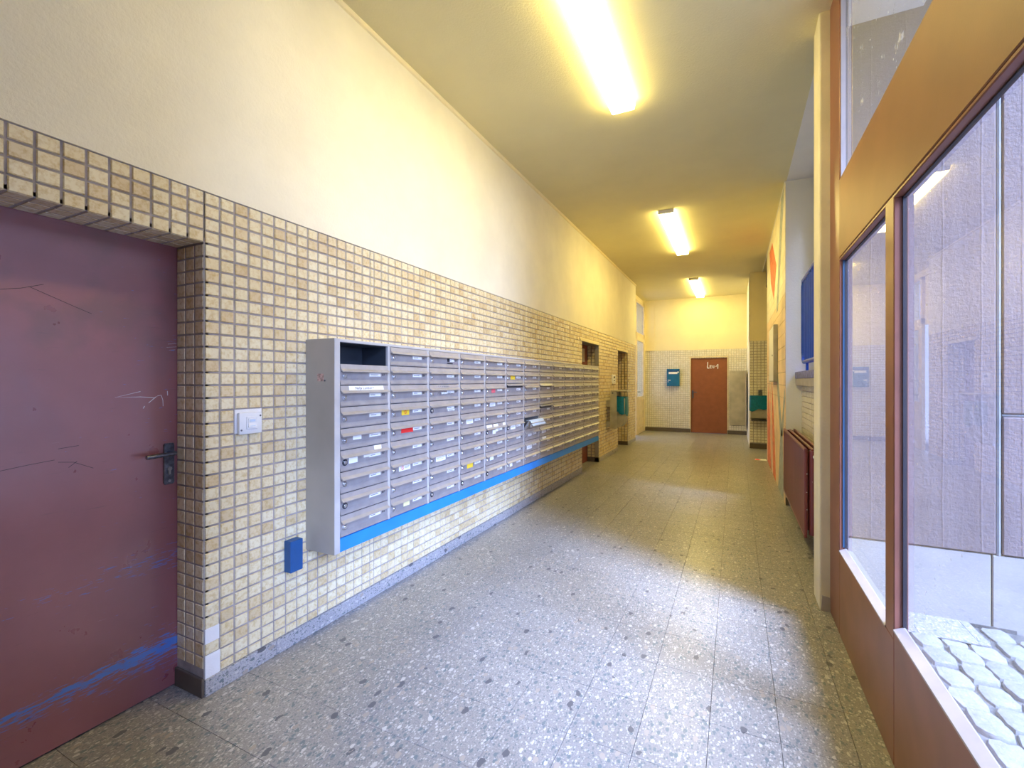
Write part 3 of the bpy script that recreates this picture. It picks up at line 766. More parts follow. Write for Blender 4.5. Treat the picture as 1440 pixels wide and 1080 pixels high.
for c in range(13):
    for r in range(9):
        y0 = C0 + CP * c; z0 = RZ - (r + 1) * RH + 0.002
        if (c, r) == (0, 0): continue
        dmount = (XM, y0, z0)
        dr = link('mailbox_door', dm, bank, dmount)
        fl = link('flap', fm, dr, dmount)
        link('lock', lm, dr, dmount)
        link('lock_rosette', rm2 if (c, r) in ((0, 5), (0, 7), (2, 3), (2, 8), (4, 8), (4, 5), (7, 4), (5, 5), (3, 8)) else rm, dr, dmount)
        if (c, r) != (6, 5):
            link('plate_holder', nf, dr, dmount); link('name_plate', nm, dr, dmount)
            if c < 7: link('print_line', npl[(c * 3 + r) % 3], dr, dmount)
        num = str(137 - 5 * (r - 1) + (c if c < 2 else 0)) if c < 2 else str(max(10, 138 - 5 * r - 9 * c + (c * 7) % 5))
        a = Vector(dmount)
        obj('number', text_mb(num, 0.018, a + Vector((-0.0024, 0.317, 0.051)), (0, 1, 0), (0, 0, 1)), MT['ink'], dr, at=dmount, recalc=False)
        for (f0, f1, zc, h, mk) in STICK.get((c, r), []):
            s_ = obj('sticker', MB().box(XM - 0.0028, XM - 0.0014, y0 + f0 * CW, y0 + f1 * CW, z0 + zc - h / 2, z0 + zc + h / 2), MT[mk], dr)
            if (c, r) == (1, 6):
                pts = [(XM - 0.0010, y0 + 0.115 + 0.011 * math.cos(t), z0 + 0.052 + 0.011 * math.sin(t)) for t in [2 * math.pi * k / 20 for k in range(21)]]
                k_ = stroke(MB(), pts, 0.003, (1, 0, 0)); stroke(k_, [(XM - 0.0010, y0 + 0.108, z0 + 0.060), (XM - 0.0010, y0 + 0.122, z0 + 0.044)], 0.0028, (1, 0, 0))
                obj('red_ring', k_, ringmat, dr, recalc=False)
                obj('print_line', MB().box(XM - 0.0014, XM - 0.0011, y0 + 0.135, y0 + 0.18, z0 + 0.056, z0 + 0.0585).box(XM - 0.0014, XM - 0.0011, y0 + 0.135, y0 + 0.175, z0 + 0.048, z0 + 0.0505), MT['ink_grey'], dr)
            if (c, r) == (1, 3):
                pts = [(XM - 0.0010, y0 + 0.142 + 0.010 * math.cos(t), z0 + 0.055 + 0.010 * math.sin(t)) for t in [2 * math.pi * k / 20 for k in range(21)]]
                k_ = stroke(MB(), pts, 0.0028, (1, 0, 0)); stroke(k_, [(XM - 0.0010, y0 + 0.135, z0 + 0.062), (XM - 0.0010, y0 + 0.149, z0 + 0.048)], 0.0028, (1, 0, 0))
                obj('red_ring', k_, ringmat, dr, recalc=False)
            elif mk == 'paper' and f1 - f0 > 0.2 and (c, r) != (1, 6):
                q = MB()
                for kk in range(2):
                    zz = z0 + zc + 0.004 - kk * 0.009
                    q.box(XM - 0.0014, XM - 0.0011, y0 + (f0 + .03) * CW, y0 + (f1 - .04 - kk * .03) * CW, zz, zz + 0.0022)
                obj('print_line', q, MT['ink_grey'], dr)
        for (f0, f1, mk) in FSTICK.get((c, r), []):
            n_ = Vector((0.025, 0, 0.005)).normalized()
            pz0 = Vector((XM + 0.0042, y0 + f0 * CW, z0 + 0.0862)); pz1 = Vector((XM - 0.0004, y0 + f0 * CW, z0 + 0.109)); w_ = Vector((0, (f1 - f0) * CW, 0)); o_ = n_ * 0.0008
            v_ = [pz0 + o_, pz0 + w_ + o_, pz1 + w_ + o_, pz1 + o_, pz0 - o_, pz0 + w_ - o_, pz1 + w_ - o_, pz1 - o_]
            obj('flap_sticker', MB()._vf([tuple(q) for q in v_], [(0, 1, 2, 3), (7, 6, 5, 4), (0, 4, 5, 1), (1, 5, 6, 2), (2, 6, 7, 3), (3, 7, 4, 0)]), MT[mk], dr)
            if (c, r) == (0, 2):
                up = (pz1 - pz0).normalized()
                obj('handwriting', text_mb('Nelja Lamberg', 0.021, pz0 + Vector((0, 0.045, 0)) + up * 0.0045 + o_ * 1.5, (0, 1, 0), up), MT['ink_grey'], dr, recalc=False)
        if (c, r) == (2, 2):
            k_ = MB()
            for kk in range(12):
                yy = y0 + 0.10 + kk * 0.017
                stroke(k_, [(XM - 0.0012, yy, z0 + 0.040), (XM - 0.0012, yy + 0.008, z0 + 0.062), (XM - 0.0012, yy + 0.016, z0 + 0.042)], 0.0022, (1, 0, 0))
            obj('scribble', k_, MT['ink'], dr, recalc=False)
            obj('handwriting', text_mb('C. F. du Bensalem', 0.017, (XM + 0.0036, y0 + 0.10, z0 + 0.0925), (0, 1, 0), (-0.18, 0, 0.98)), MT['ink_grey'], dr, recalc=False)
        if (c, r) == (2, 0):
            obj('black_tape', MB().box(XM - 0.0014, XM - 0.0008, y0 + 0.217, y0 + 0.25, z0 + 0.045, z0 + 0.069).box(XM - 0.0014, XM - 0.0008, y0 + 0.22, y0 + 0.29, z0 + 0.030, z0 + 0.038), MT['ink'], dr)
        if (c, r) in ((5, 2), (7, 4), (7, 2)):
            ang = {(5, 2): 0.75, (7, 4): 0.95, (7, 2): 0.45}[(c, r)]
            m_ = Matrix.Translation((0, 0, 0.111)) @ Matrix.Rotation(-ang, 4, 'Y') @ Matrix.Translation((0, 0, -0.111))
            fl.matrix_basis = m_
            obj('slot', MB().box(XM - 0.0032, XM - 0.0015, y0 + 0.012, y0 + CW - 0.012, z0 + 0.075, z0 + 0.100), MT['black_in'], dr)
        if (c, r) == (6, 5):
            # forced door: tilts outwards about its foot
            dr.rotation_euler = (0, R(34), 0)
            fl.rotation_euler = (0, R(18), 0)
sheen = obj('sky_sheen', MB().prism([(0.010, 0.0885), (0.050, 0.0935), (0.062, 0.088), (0.092, 0.040), (0.0895, 0.0385), (0.060, 0.084), (0.050, 0.0905), (0.010, 0.0855)], 0.012, 0.345, 'y'), MT['pale_blue'], at=(0, 0, 0))
# sheet coloured as the sky reflected on the tilted door's outer face
sheen.location = (XM, C0 + CP * 6, RZ - 6 * RH + 0.003)
WLOC[sheen.name] = sheen.location.copy()
props(sheen, 'pale blue sheet added on the forced open mailbox door for reflected sky', 'sky_sheen')

# ---------------------------------------------------------------- left bin, intercom
def draped_bag(mb, cx, cy, ztop, zbot, ax, ay, wob, seed):
    rr = random.Random(seed); n = 28; loops = []
    ph = [rr.uniform(0, 6.28) for _ in range(5)]
    for k, f in enumerate((0.0, 0.08, 0.3, 0.6, 0.85, 1.0)):
        L = []
        for i in range(n):
            t = 2 * math.pi * i / n
            w = 1 + f * (0.01 + 0.5 * wob * (1 + 0.6 * math.sin(5 * t + ph[0]) + 0.4 * math.sin(9 * t + ph[1])))
            q = (abs(math.cos(t)) ** 4 + abs(math.sin(t)) ** 4) ** (-0.25)
            zz = ztop + (zbot - ztop) * f * (1 + (0.10 * math.sin(2 * t + ph[2]) + 0.06 * math.sin(7 * t + ph[3])) * (f > 0.9))
            L.append((cx + ax * q * w * math.cos(t), cy + ay * q * w * math.sin(t), zz))
        loops.append(L)
    inner = [[(cx + (p[0] - cx) * 0.9, cy + (p[1] - cy) * 0.9, ztop - 0.01) for p in loops[0]], [(cx + (p[0] - cx) * 0.8, cy + (p[1] - cy) * 0.8, ztop - 0.22) for p in loops[0]]]
    mb.ring(list(reversed(inner)) + loops, False)
    mb._vf(inner[1], [tuple(range(n))])
    return mb
bin1 = empty('waste_bin', (-1.90, 8.30, 0.53), 'grey wall bin with teal bag beside the last left doorway', 'bin', 'wall bins with teal bags')
obj('side_plate', MB().box(-2.00, -1.885, 8.085, 8.10, 0.535, 1.185, 0.003), MT['grey_bin'], bin1)
obj('side_plate', MB().box(-2.00, -1.885, 8.46, 8.475, 0.535, 1.185, 0.003), MT['grey_bin'], bin1)
body = [(-2.00, 0.56), (-1.90, 0.545), (-1.82, 0.57), (-1.775, 0.63), (-1.755, 0.74), (-1.75, 1.07), (-2.00, 1.07)]
obj('body', MB().prism(body, 8.13, 8.43, 'y', 0.004), MT['grey_bin'], bin1)
for (z0, z1) in ((0.545, 0.66), (0.92, 1.03)):
    obj('bracket', MB().box(XL + 0.001, -1.995, 8.12, 8.20, z0, z1, 0.004).box(XL + 0.001, -1.995, 8.38, 8.44, z0, z1, 0.004), MT['grey_bin'], bin1)
obj('lid', MB().box(-1.99, -1.70, 8.09, 8.47, 1.190, 1.215, 0.006).box(-2.00, -1.93, 8.10, 8.46, 1.12, 1.19), MT['grey_bin'], bin1)
obj('lid_knob', MB().disc((-1.955, 8.078, 1.165), 'y', 0.016, 0.01, 12, 0.002), MT['steel_dark'], bin1)
obj('bag', draped_bag(MB(), -1.868, 8.28, 1.10, 0.80, 0.135, 0.163, 0.08, 3), MT['teal'], bin1, smooth=True)
ic = empty('door_intercom', (XL, 8.56, 1.36), 'small pale intercom unit on the tiles above the left bin', 'intercom')
obj('housing', MB().box(XL, XL + 0.028, 8.52, 8.72, 1.325, 1.50, 0.006, 2), MT['white_plastic'], ic, smooth=True)
obj('display', MB().box(XL + 0.028, XL + 0.030, 8.57, 8.67, 1.43, 1.465).box(XL + 0.028, XL + 0.031, 8.59, 8.65, 1.375, 1.40), MT['ink'], ic)
obj('button', MB().disc((XL + 0.028, 8.62, 1.35), 'x', 0.010, 0.004, 12, 0.001), MT['steel_dark'], ic)

# ---------------------------------------------------------------- far glazed door on the left
XGD = -2.26
struct('wall_recess', MB().box(-2.50, XGD - 0.06, YE - 0.02, 10.93, 0, ZC).box(-2.50, XGD - 0.04, 10.9, YB, 3.46, ZC + 0.02).box(-2.50, XGD - 0.06, 10.9, 11.82, 2.50, ZC).box(-2.50, XGD, 13.0, YB, 0, ZC), MT['plaster_yellow'], 'cream wall around the far glazed door', 'wall')
d4 = empty('door_4', (XGD, 12.1, 0), 'cream glazed door with tall pane and transom at the far left', 'door', None, 'structure')
gy0, gy1 = 11.80, 13.0
fr = MB()
for (a, b, z0, z1) in ((gy0, gy0 + 0.07, 0, 3.46), (gy1 - 0.09, gy1, 0, 3.46), (gy0, gy1, 3.40, 3.46), (gy0, gy1, 2.52, 2.63)):
    fr.box(XGD - 0.06, XGD, a, b, z0, z1, 0.004)
obj('frame', fr, MT['cream_frame'], d4)
lf = MB()
for (a, b, z0, z1) in ((gy0 + 0.07, gy0 + 0.15, 0.005, 2.52), (gy1 - 0.20, gy1 - 0.09, 0.005, 2.52), (gy0 + 0.15, gy1 - 0.20, 2.42, 2.52), (gy0 + 0.15, gy1 - 0.20, 0.88, 0.97), (gy0 + 0.15, gy1 - 0.20, 0.005, 0.16)):
    lf.box(XGD - 0.045, XGD + 0.005, a, b, z0, z1, 0.003)
lf.box(XGD - 0.03, XGD - 0.012, gy0 + 0.15, gy1 - 0.20, 0.16, 0.88)
leaf4 = obj('leaf', lf, MT['cream_frame'], d4)
obj('pane', MB().box(XGD - 0.022, XGD - 0.016, gy0 + 0.15, gy1 - 0.20, 0.97, 2.42), MT['glass'], leaf4)
obj('transom_pane', MB().box(XGD - 0.032, XGD - 0.026, gy0 + 0.07, gy1 - 0.09, 2.63, 3.40), MT['glass'], d4)
lever(d4, 11.92, 1.10, XGD + 0.005, 0.11, MT['white_plastic'])

# ---------------------------------------------------------------- back wall
BD = (-1.071, -0.19, 2.0)
wb = MB().box(-2.6, BD[0], YB, YB + 0.2, 0, ZT).box(BD[1], 1.4, YB, YB + 0.2, 0, ZT).box(BD[0], BD[1], YB, YB + 0.2, BD[2], ZT)
wall_back = struct('wall_back', wb, MT['grout_pale'], 'end wall with small white tiles below yellow plaster', 'wall')
obj('plaster', MB().box(-2.6, 1.4, YB - 0.006, YB + 0.2, ZT, ZC + 0.02), MT['plaster_yellow'], wall_back)
obj('pilaster', MB().box(-2.26, -2.018, YB - 0.035, YB, ZT, ZC), MT['plaster_yellow'], wall_back)
f = MB()
for i in range(0, 45):
    xa = -2.26 + i * 0.0585
    for r in range(0, 38):
        zb = max(ZT - (r + 1) * RP, 0.1); zt = ZT - r * RP
        if zt - zb < 0.012 or xa > 0.27: continue
        xm = xa + 0.03
        if BD[0] - 0.02 < xm < BD[1] + 0.02 and (zt + zb) / 2 < BD[2]: continue
        f.tile((xa + 0.003, YB, zb + 0.003), (1, 0, 0), (0, 0, 1), (0, -1, 0), 0.0585 - 0.006, zt - zb - 0.006, 0.006, 0.002)
props(obj('tile_field', f, MT['tile_white'], wall_back, recalc=False), kind='stuff')
bb = empty('baseboard_back', (-1.5, YB, 0), 'dark skirting at the foot of the end wall', 'baseboard', None, 'structure')
obj('skirting_piece', MB().box(-2.26, BD[0] - 0.005, YB - 0.02, YB, 0, 0.10, 0.003), MT['dark_base'], bb)
obj('skirting_piece', MB().box(BD[1] + 0.005, 0.27, YB - 0.02, YB, 0, 0.10, 0.003), MT['dark_base'], bb)
d5 = empty('door_5', (-0.63, YB, 0), 'red brown door in the end wall with white tape letters', 'door', None, 'structure')
obj('leaf', MB().box(BD[0] + 0.004, BD[1] - 0.004, YB + 0.03, YB + 0.08, 0.004, BD[2] - 0.002, 0.003), MT['brown_door'], d5)
obj('frame', MB().box(BD[0] - 0.03, BD[0], YB - 0.012, YB + 0.12, 0, BD[2] + 0.03, 0.003).box(BD[1], BD[1] + 0.03, YB - 0.012, YB + 0.12, 0, BD[2] + 0.03, 0.003).box(BD[0], BD[1], YB - 0.012, YB + 0.12, BD[2], BD[2] + 0.03), MT['cream_frame'], d5)
obj('rear_frame', MB().box(BD[0], BD[1], YB + 0.09, YB + 0.2, 0, BD[2]), MT['dark_gap'], d5)
hp = obj('handle_plate', MB().box(BD[0] + 0.025, BD[0] + 0.065, YB + 0.022, YB + 0.03, 0.92, 1.13, 0.002), MT['steel_dark'], d5)
obj('lever', MB().tube([(BD[0] + 0.045, YB + 0.024, 1.08), (BD[0] + 0.045, YB - 0.02, 1.08), (BD[0] + 0.07, YB - 0.028, 1.08), (BD[0] + 0.155, YB - 0.028, 1.08)], 0.010, 10), MT['steel_dark'], hp, smooth=True)
yt = YB + 0.0285
def tape(segs):
    k = MB()
    for (a, b, c_, d, w) in segs: stroke(k, [(a, yt, b), (c_, yt, d)], w, (0, -1, 0))
    return k
obj('tape_letters', tape([(-0.665, 1.72, -0.655, 1.88, 0.022), (-0.665, 1.72, -0.62, 1.72, 0.03), (-0.60, 1.72, -0.60, 1.79, 0.02), (-0.61, 1.79, -0.56, 1.79, 0.018), (-0.61, 1.755, -0.565, 1.755, 0.014), (-0.61, 1.72, -0.56, 1.72, 0.018),
                          (-0.54, 1.79, -0.535, 1.725, 0.018), (-0.535, 1.725, -0.505, 1.725, 0.02), (-0.505, 1.725, -0.505, 1.79, 0.018), (-0.47, 1.76, -0.435, 1.77, 0.018), (-0.415, 1.70, -0.41, 1.82, 0.022), (-0.44, 1.785, -0.415, 1.82, 0.016)]), MT['ink_white'], d5, recalc=False)
lb = empty('letterbox', (-1.51, YB, 1.24), 'blue steel letterbox on the white tiled end wall', 'letterbox')
obj('housing', MB().box(-1.675, -1.35, YB - 0.10, YB - 0.007, 1.24, 1.705, 0.006), MT['teal_box'], lb)
obj('door', MB().box(-1.66, -1.365, YB - 0.106, YB - 0.10, 1.255, 1.62, 0.002), MT['teal_box'], lb)
obj('slot_flap', MB().box(-1.66, -1.365, YB - 0.112, YB - 0.10, 1.635, 1.675, 0.003), MT['blue_dark'], lb)
obj('name_plate', MB().box(-1.625, -1.40, YB - 0.1085, YB - 0.106, 1.565, 1.622).box(-1.40, -1.365, YB - 0.1085, YB - 0.106, 1.60, 1.645), MT['paper'], lb)
obj('lock_plate', MB().box(-1.645, -1.575, YB - 0.1085, YB - 0.106, 1.39, 1.41).box(-1.65, -1.63, YB - 0.1085, YB - 0.106, 1.345, 1.365), MT['paper'], lb)

# pier on the right with white tiles, sheet metal cover in the corner
PX, PY = 0.262, 10.60
wp = struct('wall_pier', MB().box(PX + 0.006, 0.9, PY + 0.006, PY + 0.45, 0, ZT), MT['grout'], 'pier at the end of the right side with small tiles below yellow plaster', 'pier')
obj('plaster', MB().box(PX, 0.9, PY, PY + 0.45, ZT - 0.012, ZC), MT['plaster_yellow'], wp)
obj('white_flank', MB().box(PX, PX + 0.3, PY + 0.03, YB, 0.0, ZC), MT['plaster_white'], wp)
f = MB(); k = 0
xa = PX + 0.004
while xa < 0.72:
    for r in range(0, 38):
        zb = max(ZT - (r + 1) * RP, 0.11); zt = ZT - r * RP
        if zt - zb < 0.012: continue
        f.tile((xa + 0.004, PY + 0.006, zb + 0.004), (1, 0, 0), (0, 0, 1), (0, -1, 0), TP - 0.008, zt - zb - 0.008, 0.006, 0.002)
    xa += TP
props(obj('tile_field', f, MT['tile_white'], wp, recalc=False), kind='stuff')
obj('skirting_piece', MB().box(PX - 0.002, 0.9, PY - 0.008, PY + 0.006, 0, 0.10, 0.003), MT['dark_base'], wp)
sh = empty('corner_cover', (0.1, YB - 0.03, 0.25), 'dull grey sheet metal cover in the far right corner by the brown door', 'panel')
obj('sheet', MB().box(-0.14, PX - 0.03, YB - 0.034, YB - 0.028, 0.24, 1.63, 0.001).box(PX - 0.036, PX - 0.03, 11.9, YB - 0.034, 0.24, 1.63, 0.001), MT['sheet'], sh)
obj('rail', MB().box(-0.13, PX - 0.036, YB - 0.028, YB - 0.0065, 0.30, 0.34).box(-0.13, PX - 0.036, YB - 0.028, YB - 0.0065, 1.50, 1.54), MT['steel_dark'], sh)
bin2 = empty('waste_bin', (0.42, PY, 0.58), 'grey wall bin with teal bag on the tiled pier', 'bin', 'wall bins with teal bags')
body = [(PY - 0.008, 0.60), (PY - 0.12, 0.60), (PY - 0.22, 0.64), (PY - 0.26, 0.74), (PY - 0.26, 1.06), (PY - 0.008, 1.06)]
obj('body', MB().prism([(a, b) for a, b in body], 0.275, 0.63, 'x', 0.004), MT['grey_bin'], bin2)
obj('bracket', MB().box(0.42, 0.49, PY - 0.03, PY, 1.05, 1.20, 0.003), MT['steel_dark'], bin2)
obj('foot_edge', MB().box(0.29, 0.60, PY - 0.20, PY - 0.01, 0.575, 0.60, 0.003), MT['steel_dark'], bin2)
obj('bag', draped_bag(MB(), 0.4525, PY - 0.155, 1.085, 0.80, 0.195, 0.142, 0.05, 8), MT['teal'], bin2, smooth=True)

# ---------------------------------------------------------------- right side: mural wall, passage, niche
XR = 0.50
wr = MB().box(XR + 0.008, 0.98, 5.926, 9.2, 0, ZC).box(0.56, 0.98, 9.2, PY, 3.27, ZC)
wall_right = struct('wall_right', wr, MT['ink'], 'painted mural wall on the right past the radiator', 'wall')
YM0, YM1 = 5.92, 9.2
f_lo = MB(); n = 0
ph = 0.148
nrow = int(ZC / ph) + 1
for r in range(nrow):
    z0, z1 = r * ph, min((r + 1) * ph, ZC)
    if z1 - z0 < 0.02: continue
    y = YM0 - (0.0 if r % 2 == 0 else 0.20)
    while y < YM1:
        a, b = max(y, YM0), min(y + 0.40, YM1)
        if b - a > 0.03:
            obj('tile', MB().box(XR, XR + 0.02, a + 0.001, b - 0.001, z0 + 0.0022, z1 - 0.0022, 0.0008), MT['mural_tile'] if z0 < 2.35 else MT['mural_upper'], wall_right)
        y += 0.40
XP = XR - 0.0012
def mural(name, pts, mat):
    mb = MB()
    k = len(pts)
    mb._vf([(XP, a, b) for a, b in pts] + [(XR + 0.001, a, b) for a, b in pts], [tuple(range(k)), tuple(range(2 * k - 1, k - 1, -1))] + [(i, (i + 1) % k, (i + 1) % k + k, i + k) for i in range(k)])
    return obj(name, mb, mat, wall_right)
mural('painted_flame', [(9.0, 0.0), (8.2, 0.0), (8.35, 0.55), (8.30, 1.25), (8.55, 0.75), (8.75, 1.35), (9.05, 0.8)], MT['orange_paint'])
mural('painted_flame', [(7.75, 0.0), (7.25, 0.0), (7.42, 0.5), (7.75, 1.1), (8.0, 1.40), (7.9, 0.7)], MT['orange_paint'])
mural('painted_flame', [(7.6, 2.55), (7.15, 2.95), (7.9, 3.45), (8.5, 3.45), (8.2, 2.9)], MT['orange_paint'])
mural('painted_band', [(6.85, 0.0), (6.1, 0.0), (6.25, 0.75), (7.15, 1.75), (7.4, 1.75), (6.55, 0.7)], MT['grey_paint'])
mural('painted_band', [(6.02, 1.30), (5.93, 1.20), (6.25, 0.72), (6.45, 0.72)], MT['grey_paint'])
mural('painted_band', [(6.9, 2.3), (7.15, 2.3), (6.45, 3.59), (6.05, 3.59)], MT['grey_paint'])
mural('painted_line', [(8.15, 0.0), (8.10, 0.0), (7.95, 1.2), (7.98, 1.2)], MT['dark_red'])
obj('end_trim', MB().box(0.492, XR + 0.004, YM0 - 0.001, PY, ZC - 0.012, ZC - 0.0005), MT['plaster_white'], wall_right)
struct('wall_passage', MB().box(0.98, 1.2, 5.92, YB, 0, ZC).box(0.9, 1.4, PY + 0.1, YB, 0, ZC), MT['plaster_yellow'], 'side passage wall behind the mural', 'wall')
eb = empty('distribution_box', (XR, 7.3, 1.37), 'flat grey metal distribution box on the mural wall', 'box')
obj('housing', MB().box(0.449, XP - 0.0005, 6.90, 7.70, 1.367, 2.12, 0.004), MT['grey_bin'], eb)
obj('cover', MB().box(0.445, 0.449, 6.915, 7.685, 1.382, 2.105, 0.0015), MT['white_plastic'], eb)
obj('latch', MB().disc((0.439, 7.02, 1.72), 'x', 0.012, 0.006, 12, 0.002), MT['steel_dark'], eb)

# niche with window, sill, radiator
YN0, YN1 = 3.52, 5.92
wn_ = struct('wall_niche', MB().box(0.662, 0.98, YN0, YN1, 0, 1.33), MT['grout'], 'white tiled parapet below the niche window', 'wall')
f = MB(); y = YN0
while y < YN1 - 0.03:
    for r in range(0, 24):
        zb = 1.33 - (r + 1) * RP
        if zb < 0: continue
        f.tile((0.662, y + TP - 0.003 , zb + 0.003), (0, -1, 0), (0, 0, 1), (-1, 0, 0), TP - 0.006, RP - 0.006, 0.008, 0.002)
    y += TP
props(obj('tile_field', f, MT['tile_white'], wn_, recalc=False), kind='stuff')
struct('wall_niche_end', MB().box(XR + 0.004, 0.98, YN1, YN1 + 0.006, 0, ZC), MT['plaster_white'], 'white painted end face of the window niche', 'wall')
sill = struct('trim_5', MB().box(0.595, 0.80, YN0, 5.91, 1.330, 1.405, 0.004), MT['grey_sill'], 'thick window sill above the radiator, painted violet blue on top', 'sill')
obj('painted_layer', MB().box(0.592, 0.80, YN0, 5.912, 1.405, 1.478, 0.004), MT['purple_sill'], sill)
w2 = empty('window_2', (0.80, 4.7, 1.48), 'niche window above the sill with dark frame', 'window', None, 'structure')
fr = MB()
for (a, b, z0, z1) in ((YN0, YN0 + 0.06, 1.48, 3.59), (YN1 - 0.05, YN1, 1.48, 3.59), (YN0, YN1, 1.48, 1.54), (YN0, YN1, 3.53, 3.59), (4.69, 4.75, 1.48, 3.59)):
    fr.box(0.775, 0.83, a, b, z0, z1, 0.003)
obj('frame', fr, MT['gasket'], w2)
obj('pane', MB().box(0.80, 0.806, YN0 + 0.06, 4.69, 1.54, 3.53), MT['glass'], w2)
obj('pane', MB().box(0.80, 0.806, 4.75, YN1 - 0.05, 1.54, 3.53), MT['glass'], w2)
gr = empty('window_grille', (0.62, 4.6, 1.55), 'bright blue barred grille before the niche window', 'grille')
obj('frame', MB().tube([(0.62, 3.75, 1.57), (0.62, 5.40, 1.57), (0.62, 5.44, 1.60), (0.62, 5.455, 1.66), (0.62, 5.455, 2.34), (0.62, 5.43, 2.39), (0.62, 3.75, 2.40), (0.62, 3.75, 1.57)], 0.022, 8), MT['blue_grille'], gr, smooth=True)
for k in range(13):
    y = 3.87 + k * 0.12
    obj('bar', MB().tube([(0.62, y, 1.57), (0.62, y, 2.40)], 0.013, 8), MT['blue_grille'], gr, smooth=True)
for y in (3.9, 5.2):
    obj('stand_off', MB().tube([(0.62, y, 1.57), (0.62, y, 1.475)], 0.012, 8), MT['blue_grille'], gr, smooth=True)

rad = empty('radiator', (0.54, 5.05, 0.16), 'burgundy ribbed panel radiator spotted with white paint', 'radiator')
def rad_panel(x0, x1, y0, y1):
    mb = MB(); pts = []
    n = int((y1 - y0) / 0.0333)
    st = (y1 - y0) / n
    for i in range(n):
        a = y0 + i * st
        pts += [(x0 + 0.006, a + st * 0.02), (x0 + 0.006, a + st * 0.18), (x0, a + st * 0.32), (x0, a + st * 0.82), (x0 + 0.006, a + st * 0.96)]
    pts += [(x1, y1), (x1, y0)]
    mb.prism(pts, 0.19, 0.835, 'z')
    mb.box(x0 - 0.001, x1, y0, y1, 0.165, 0.192, 0.004).box(x0 - 0.001, x1, y0, y1, 0.832, 0.855, 0.004)
    return mb
obj('front_panel', rad_panel(0.480, 0.500, 4.18, 5.90), MT['maroon_rad'], rad)
obj('rear_panel', rad_panel(0.575, 0.595, 4.18, 5.90), MT['maroon_rad'], rad)
fins = MB()
for i in range(40):
    y = 4.22 + i * 0.0425
    fins.box(0.502, 0.573, y, y + 0.006, 0.22, 0.80)
props(obj('fins', fins, MT['maroon_rad'], rad), kind='stuff')
for y in (4.19, 5.86):
    obj('end_header', MB().tube([(0.54, y + 0.01, 0.19), (0.54, y + 0.01, 0.84)], 0.028, 10), MT['maroon_rad'], rad, smooth=True)
obj('top_bar', MB().tube([(0.54, 4.2, 0.84), (0.54, 5.88, 0.84)], 0.012, 8), MT['maroon_rad'], rad, smooth=True)
for y in (4.5, 5.55):
    obj('wall_bracket', MB().box(0.595, 0.651, y, y + 0.03, 0.25, 0.75), MT['steel_dark'], rad)
obj('valve', MB().tube([(0.54, 5.88, 0.20), (0.54, 5.905, 0.14), (0.54, 5.905, 0.0)], 0.011, 8), MT['steel_dark'], rad, smooth=True)
obj('valve', MB().disc((0.548, 4.10, 0.80), 'y', 0.017, 0.05, 12, 0.003).tube([(0.548, 4.15, 0.80), (0.548, 4.2, 0.80)], 0.009, 8), MT['white_plastic'], rad, smooth=True)
struct('baseboard_niche', MB().box(XR + 0.002, 0.64, YN1 - 0.02, YN1 - 0.001, 0, 0.085), MT['dark_base'], 'dark skirting at the niche end behind the radiator', 'baseboard')

# column between window wall and niche
column = struct('wall_column', MB().box(0.456, 0.585, 3.30, 3.52, 0.0, 3.70, 0.008, 2), MT['plaster_col'], 'rough cream plastered column between the windows and the niche', 'column')
obj('base_stone', MB().prism([(0.462, 0.0), (0.53, 0.0), (0.53, 0.075), (0.50, 0.085), (0.470, 0.09)], 3.290, 3.31, 'y'), MT['grey_sill'], column)

# ---------------------------------------------------------------- window wall
w1 = empty('window_1', (XW, 1.5, 0), 'tall red brown window wall with fixed panes along the right', 'window', None, 'structure')
XI = 0.538      # glass plane
def panel(name, y0, y1, z0, z1, mat, x0=XW, x1=0.552, bev=0.003): return obj(name, MB().box(x0, x1, y0, y1, z0, z1, bev), mat, w1)
panel('jamb', 3.03, 3.31, 0.0, ZC + 0.06, MT['frame_brown'])
panel('kick_panel', 2.075, 3.03, 0.0, 0.452, MT['frame_brown'])
panel('kick_panel', YS, 2.0725, 0.0, 0.486, MT['frame_brown'])
panel('mullion', 2.075, 2.178, 0.452, 2.042, MT['frame_brown'])
panel('header_panel', YS, 3.03, 2.052, 2.476, MT['header_brown'], XW - 0.001)
panel('head_rail', YS, 3.03, 2.036, 2.0495, MT['frame_brown'])
panel('top_rail', YS, 3.03, 3.58, 3.66, MT['frame_brown'])
def pane(y0, y1, z0, z1, mat):
    e = 0.005; xa, xb = XI - 0.003, XI + 0.010
    g = obj('gasket', MB().box(xa, xb, y0, y0 + e, z0, z1).box(xa, xb, y1 - e, y1, z0, z1).box(xa, xb, y0, y1, z1 - e, z1).box(xa, xb, y0, y1, z0, z0 + e), MT['gasket'], w1)
    obj('pane', MB().box(XI + 0.001, XI + 0.007, y0 + e * 0.7, y1 - e * 0.7, z0 + e * 0.7, z1 - e * 0.7), mat, g)
pane(2.178, 3.03, 0.452, 2.036, MT['glass'])
pane(0.62, 2.075, 0.486, 2.036, MT['glass'])
pane(0.08, 0.52, 0.486, 2.036, MT['glass'])
panel('mullion', 0.52, 0.62, 0.486, 2.036, MT['frame_brown'])
panel('blind_panel', YS, 0.08, 0.486, 2.036, MT['frame_brown'])
pane(0.62, 3.03, 2.476, 3.58, MT['glass_upper'])
pane(0.10, 0.52, 2.476, 3.58, MT['glass_upper'])
panel('mullion', 0.52, 0.62, 2.476, 3.58, MT['frame_brown'])
panel('blind_panel', YS, 0.10, 2.476, 3.58, MT['frame_brown'])
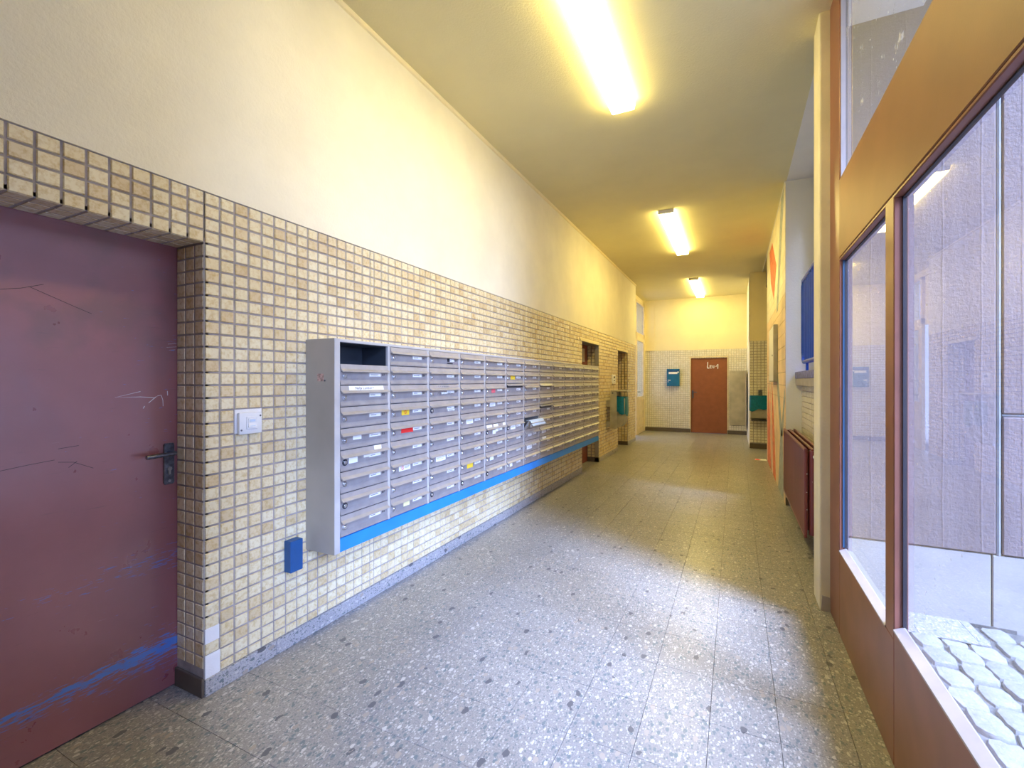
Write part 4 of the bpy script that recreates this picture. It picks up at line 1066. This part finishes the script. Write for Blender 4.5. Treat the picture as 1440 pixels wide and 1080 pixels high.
def sillbar(y0, y1, z):
    obj('sill', MB().prism([(XW - 0.002, z - 0.004), (XW - 0.002, z + 0.003), (XI, z + 0.018), (XI + 0.003, z + 0.018), (XI + 0.003, z - 0.004)], y0, y1, 'y'), MT['sill_white'], w1)
sillbar(2.179, 3.029, 0.4525); sillbar(0.621, 2.074, 0.4865); sillbar(0.081, 0.519, 0.4865)
obj('jamb_bead', MB().box(XW + 0.006, XI, 3.022, 3.03, 2.476, 3.58), MT['sill_white'], w1)
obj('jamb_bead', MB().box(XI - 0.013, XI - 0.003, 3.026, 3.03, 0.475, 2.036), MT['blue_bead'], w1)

# walls out of view close the room behind the viewer
struct('wall_front', MB().box(-2.75, 0.6, YS - 0.2, YS, 0, ZC + 0.1), MT['plaster'], 'plaster wall behind the viewer', 'wall')

# ---------------------------------------------------------------- ceiling lights and floor leaflet
for y0, y1, lab in ((1.62, 3.70, 'nearest long fluorescent ceiling light, cut by the top of the photo'), (6.22, 8.33, 'middle of the three fluorescent ceiling lights, above the mailboxes'), (10.6, 12.78, 'smallest looking fluorescent ceiling light, near the end wall')):
    t = empty('ceiling_light', (-0.81, (y0 + y1) / 2, ZC), lab, 'lamp', 'fluorescent ceiling lights')
    obj('base_tray', MB().box(-0.895, -0.725, y0 + 0.01, y1 - 0.01, ZC - 0.014, ZC, 0.002), MT['white_plastic'], t)
    obj('diffuser', MB().prism([(-0.905, ZC - 0.014), (-0.900, ZC - 0.056), (-0.893, ZC - 0.062), (-0.727, ZC - 0.062), (-0.720, ZC - 0.056), (-0.715, ZC - 0.014)], y0, y1, 'y'), MT['diffuser'], t)
    obj('end_cap', MB().box(-0.908, -0.712, y0 - 0.006, y0, ZC - 0.05, ZC, 0.002), MT['white_plastic'], t)

lf = empty('leaflet', (0.40, 9.13, 0), 'red and white leaflet lying on the floor by the mural wall', 'paper')
obj('sheet', MB().prism([(0.30, 9.05), (0.49, 9.02), (0.485, 9.19), (0.33, 9.2)], 0.0005, 0.003, 'z'), MT['paper'], lf)
obj('red_print', MB().prism([(0.295, 9.05), (0.37, 9.04), (0.40, 9.10), (0.36, 9.18), (0.30, 9.19), (0.335, 9.12)], 0.003, 0.0036, 'z'), MT['paper_red'], lf)
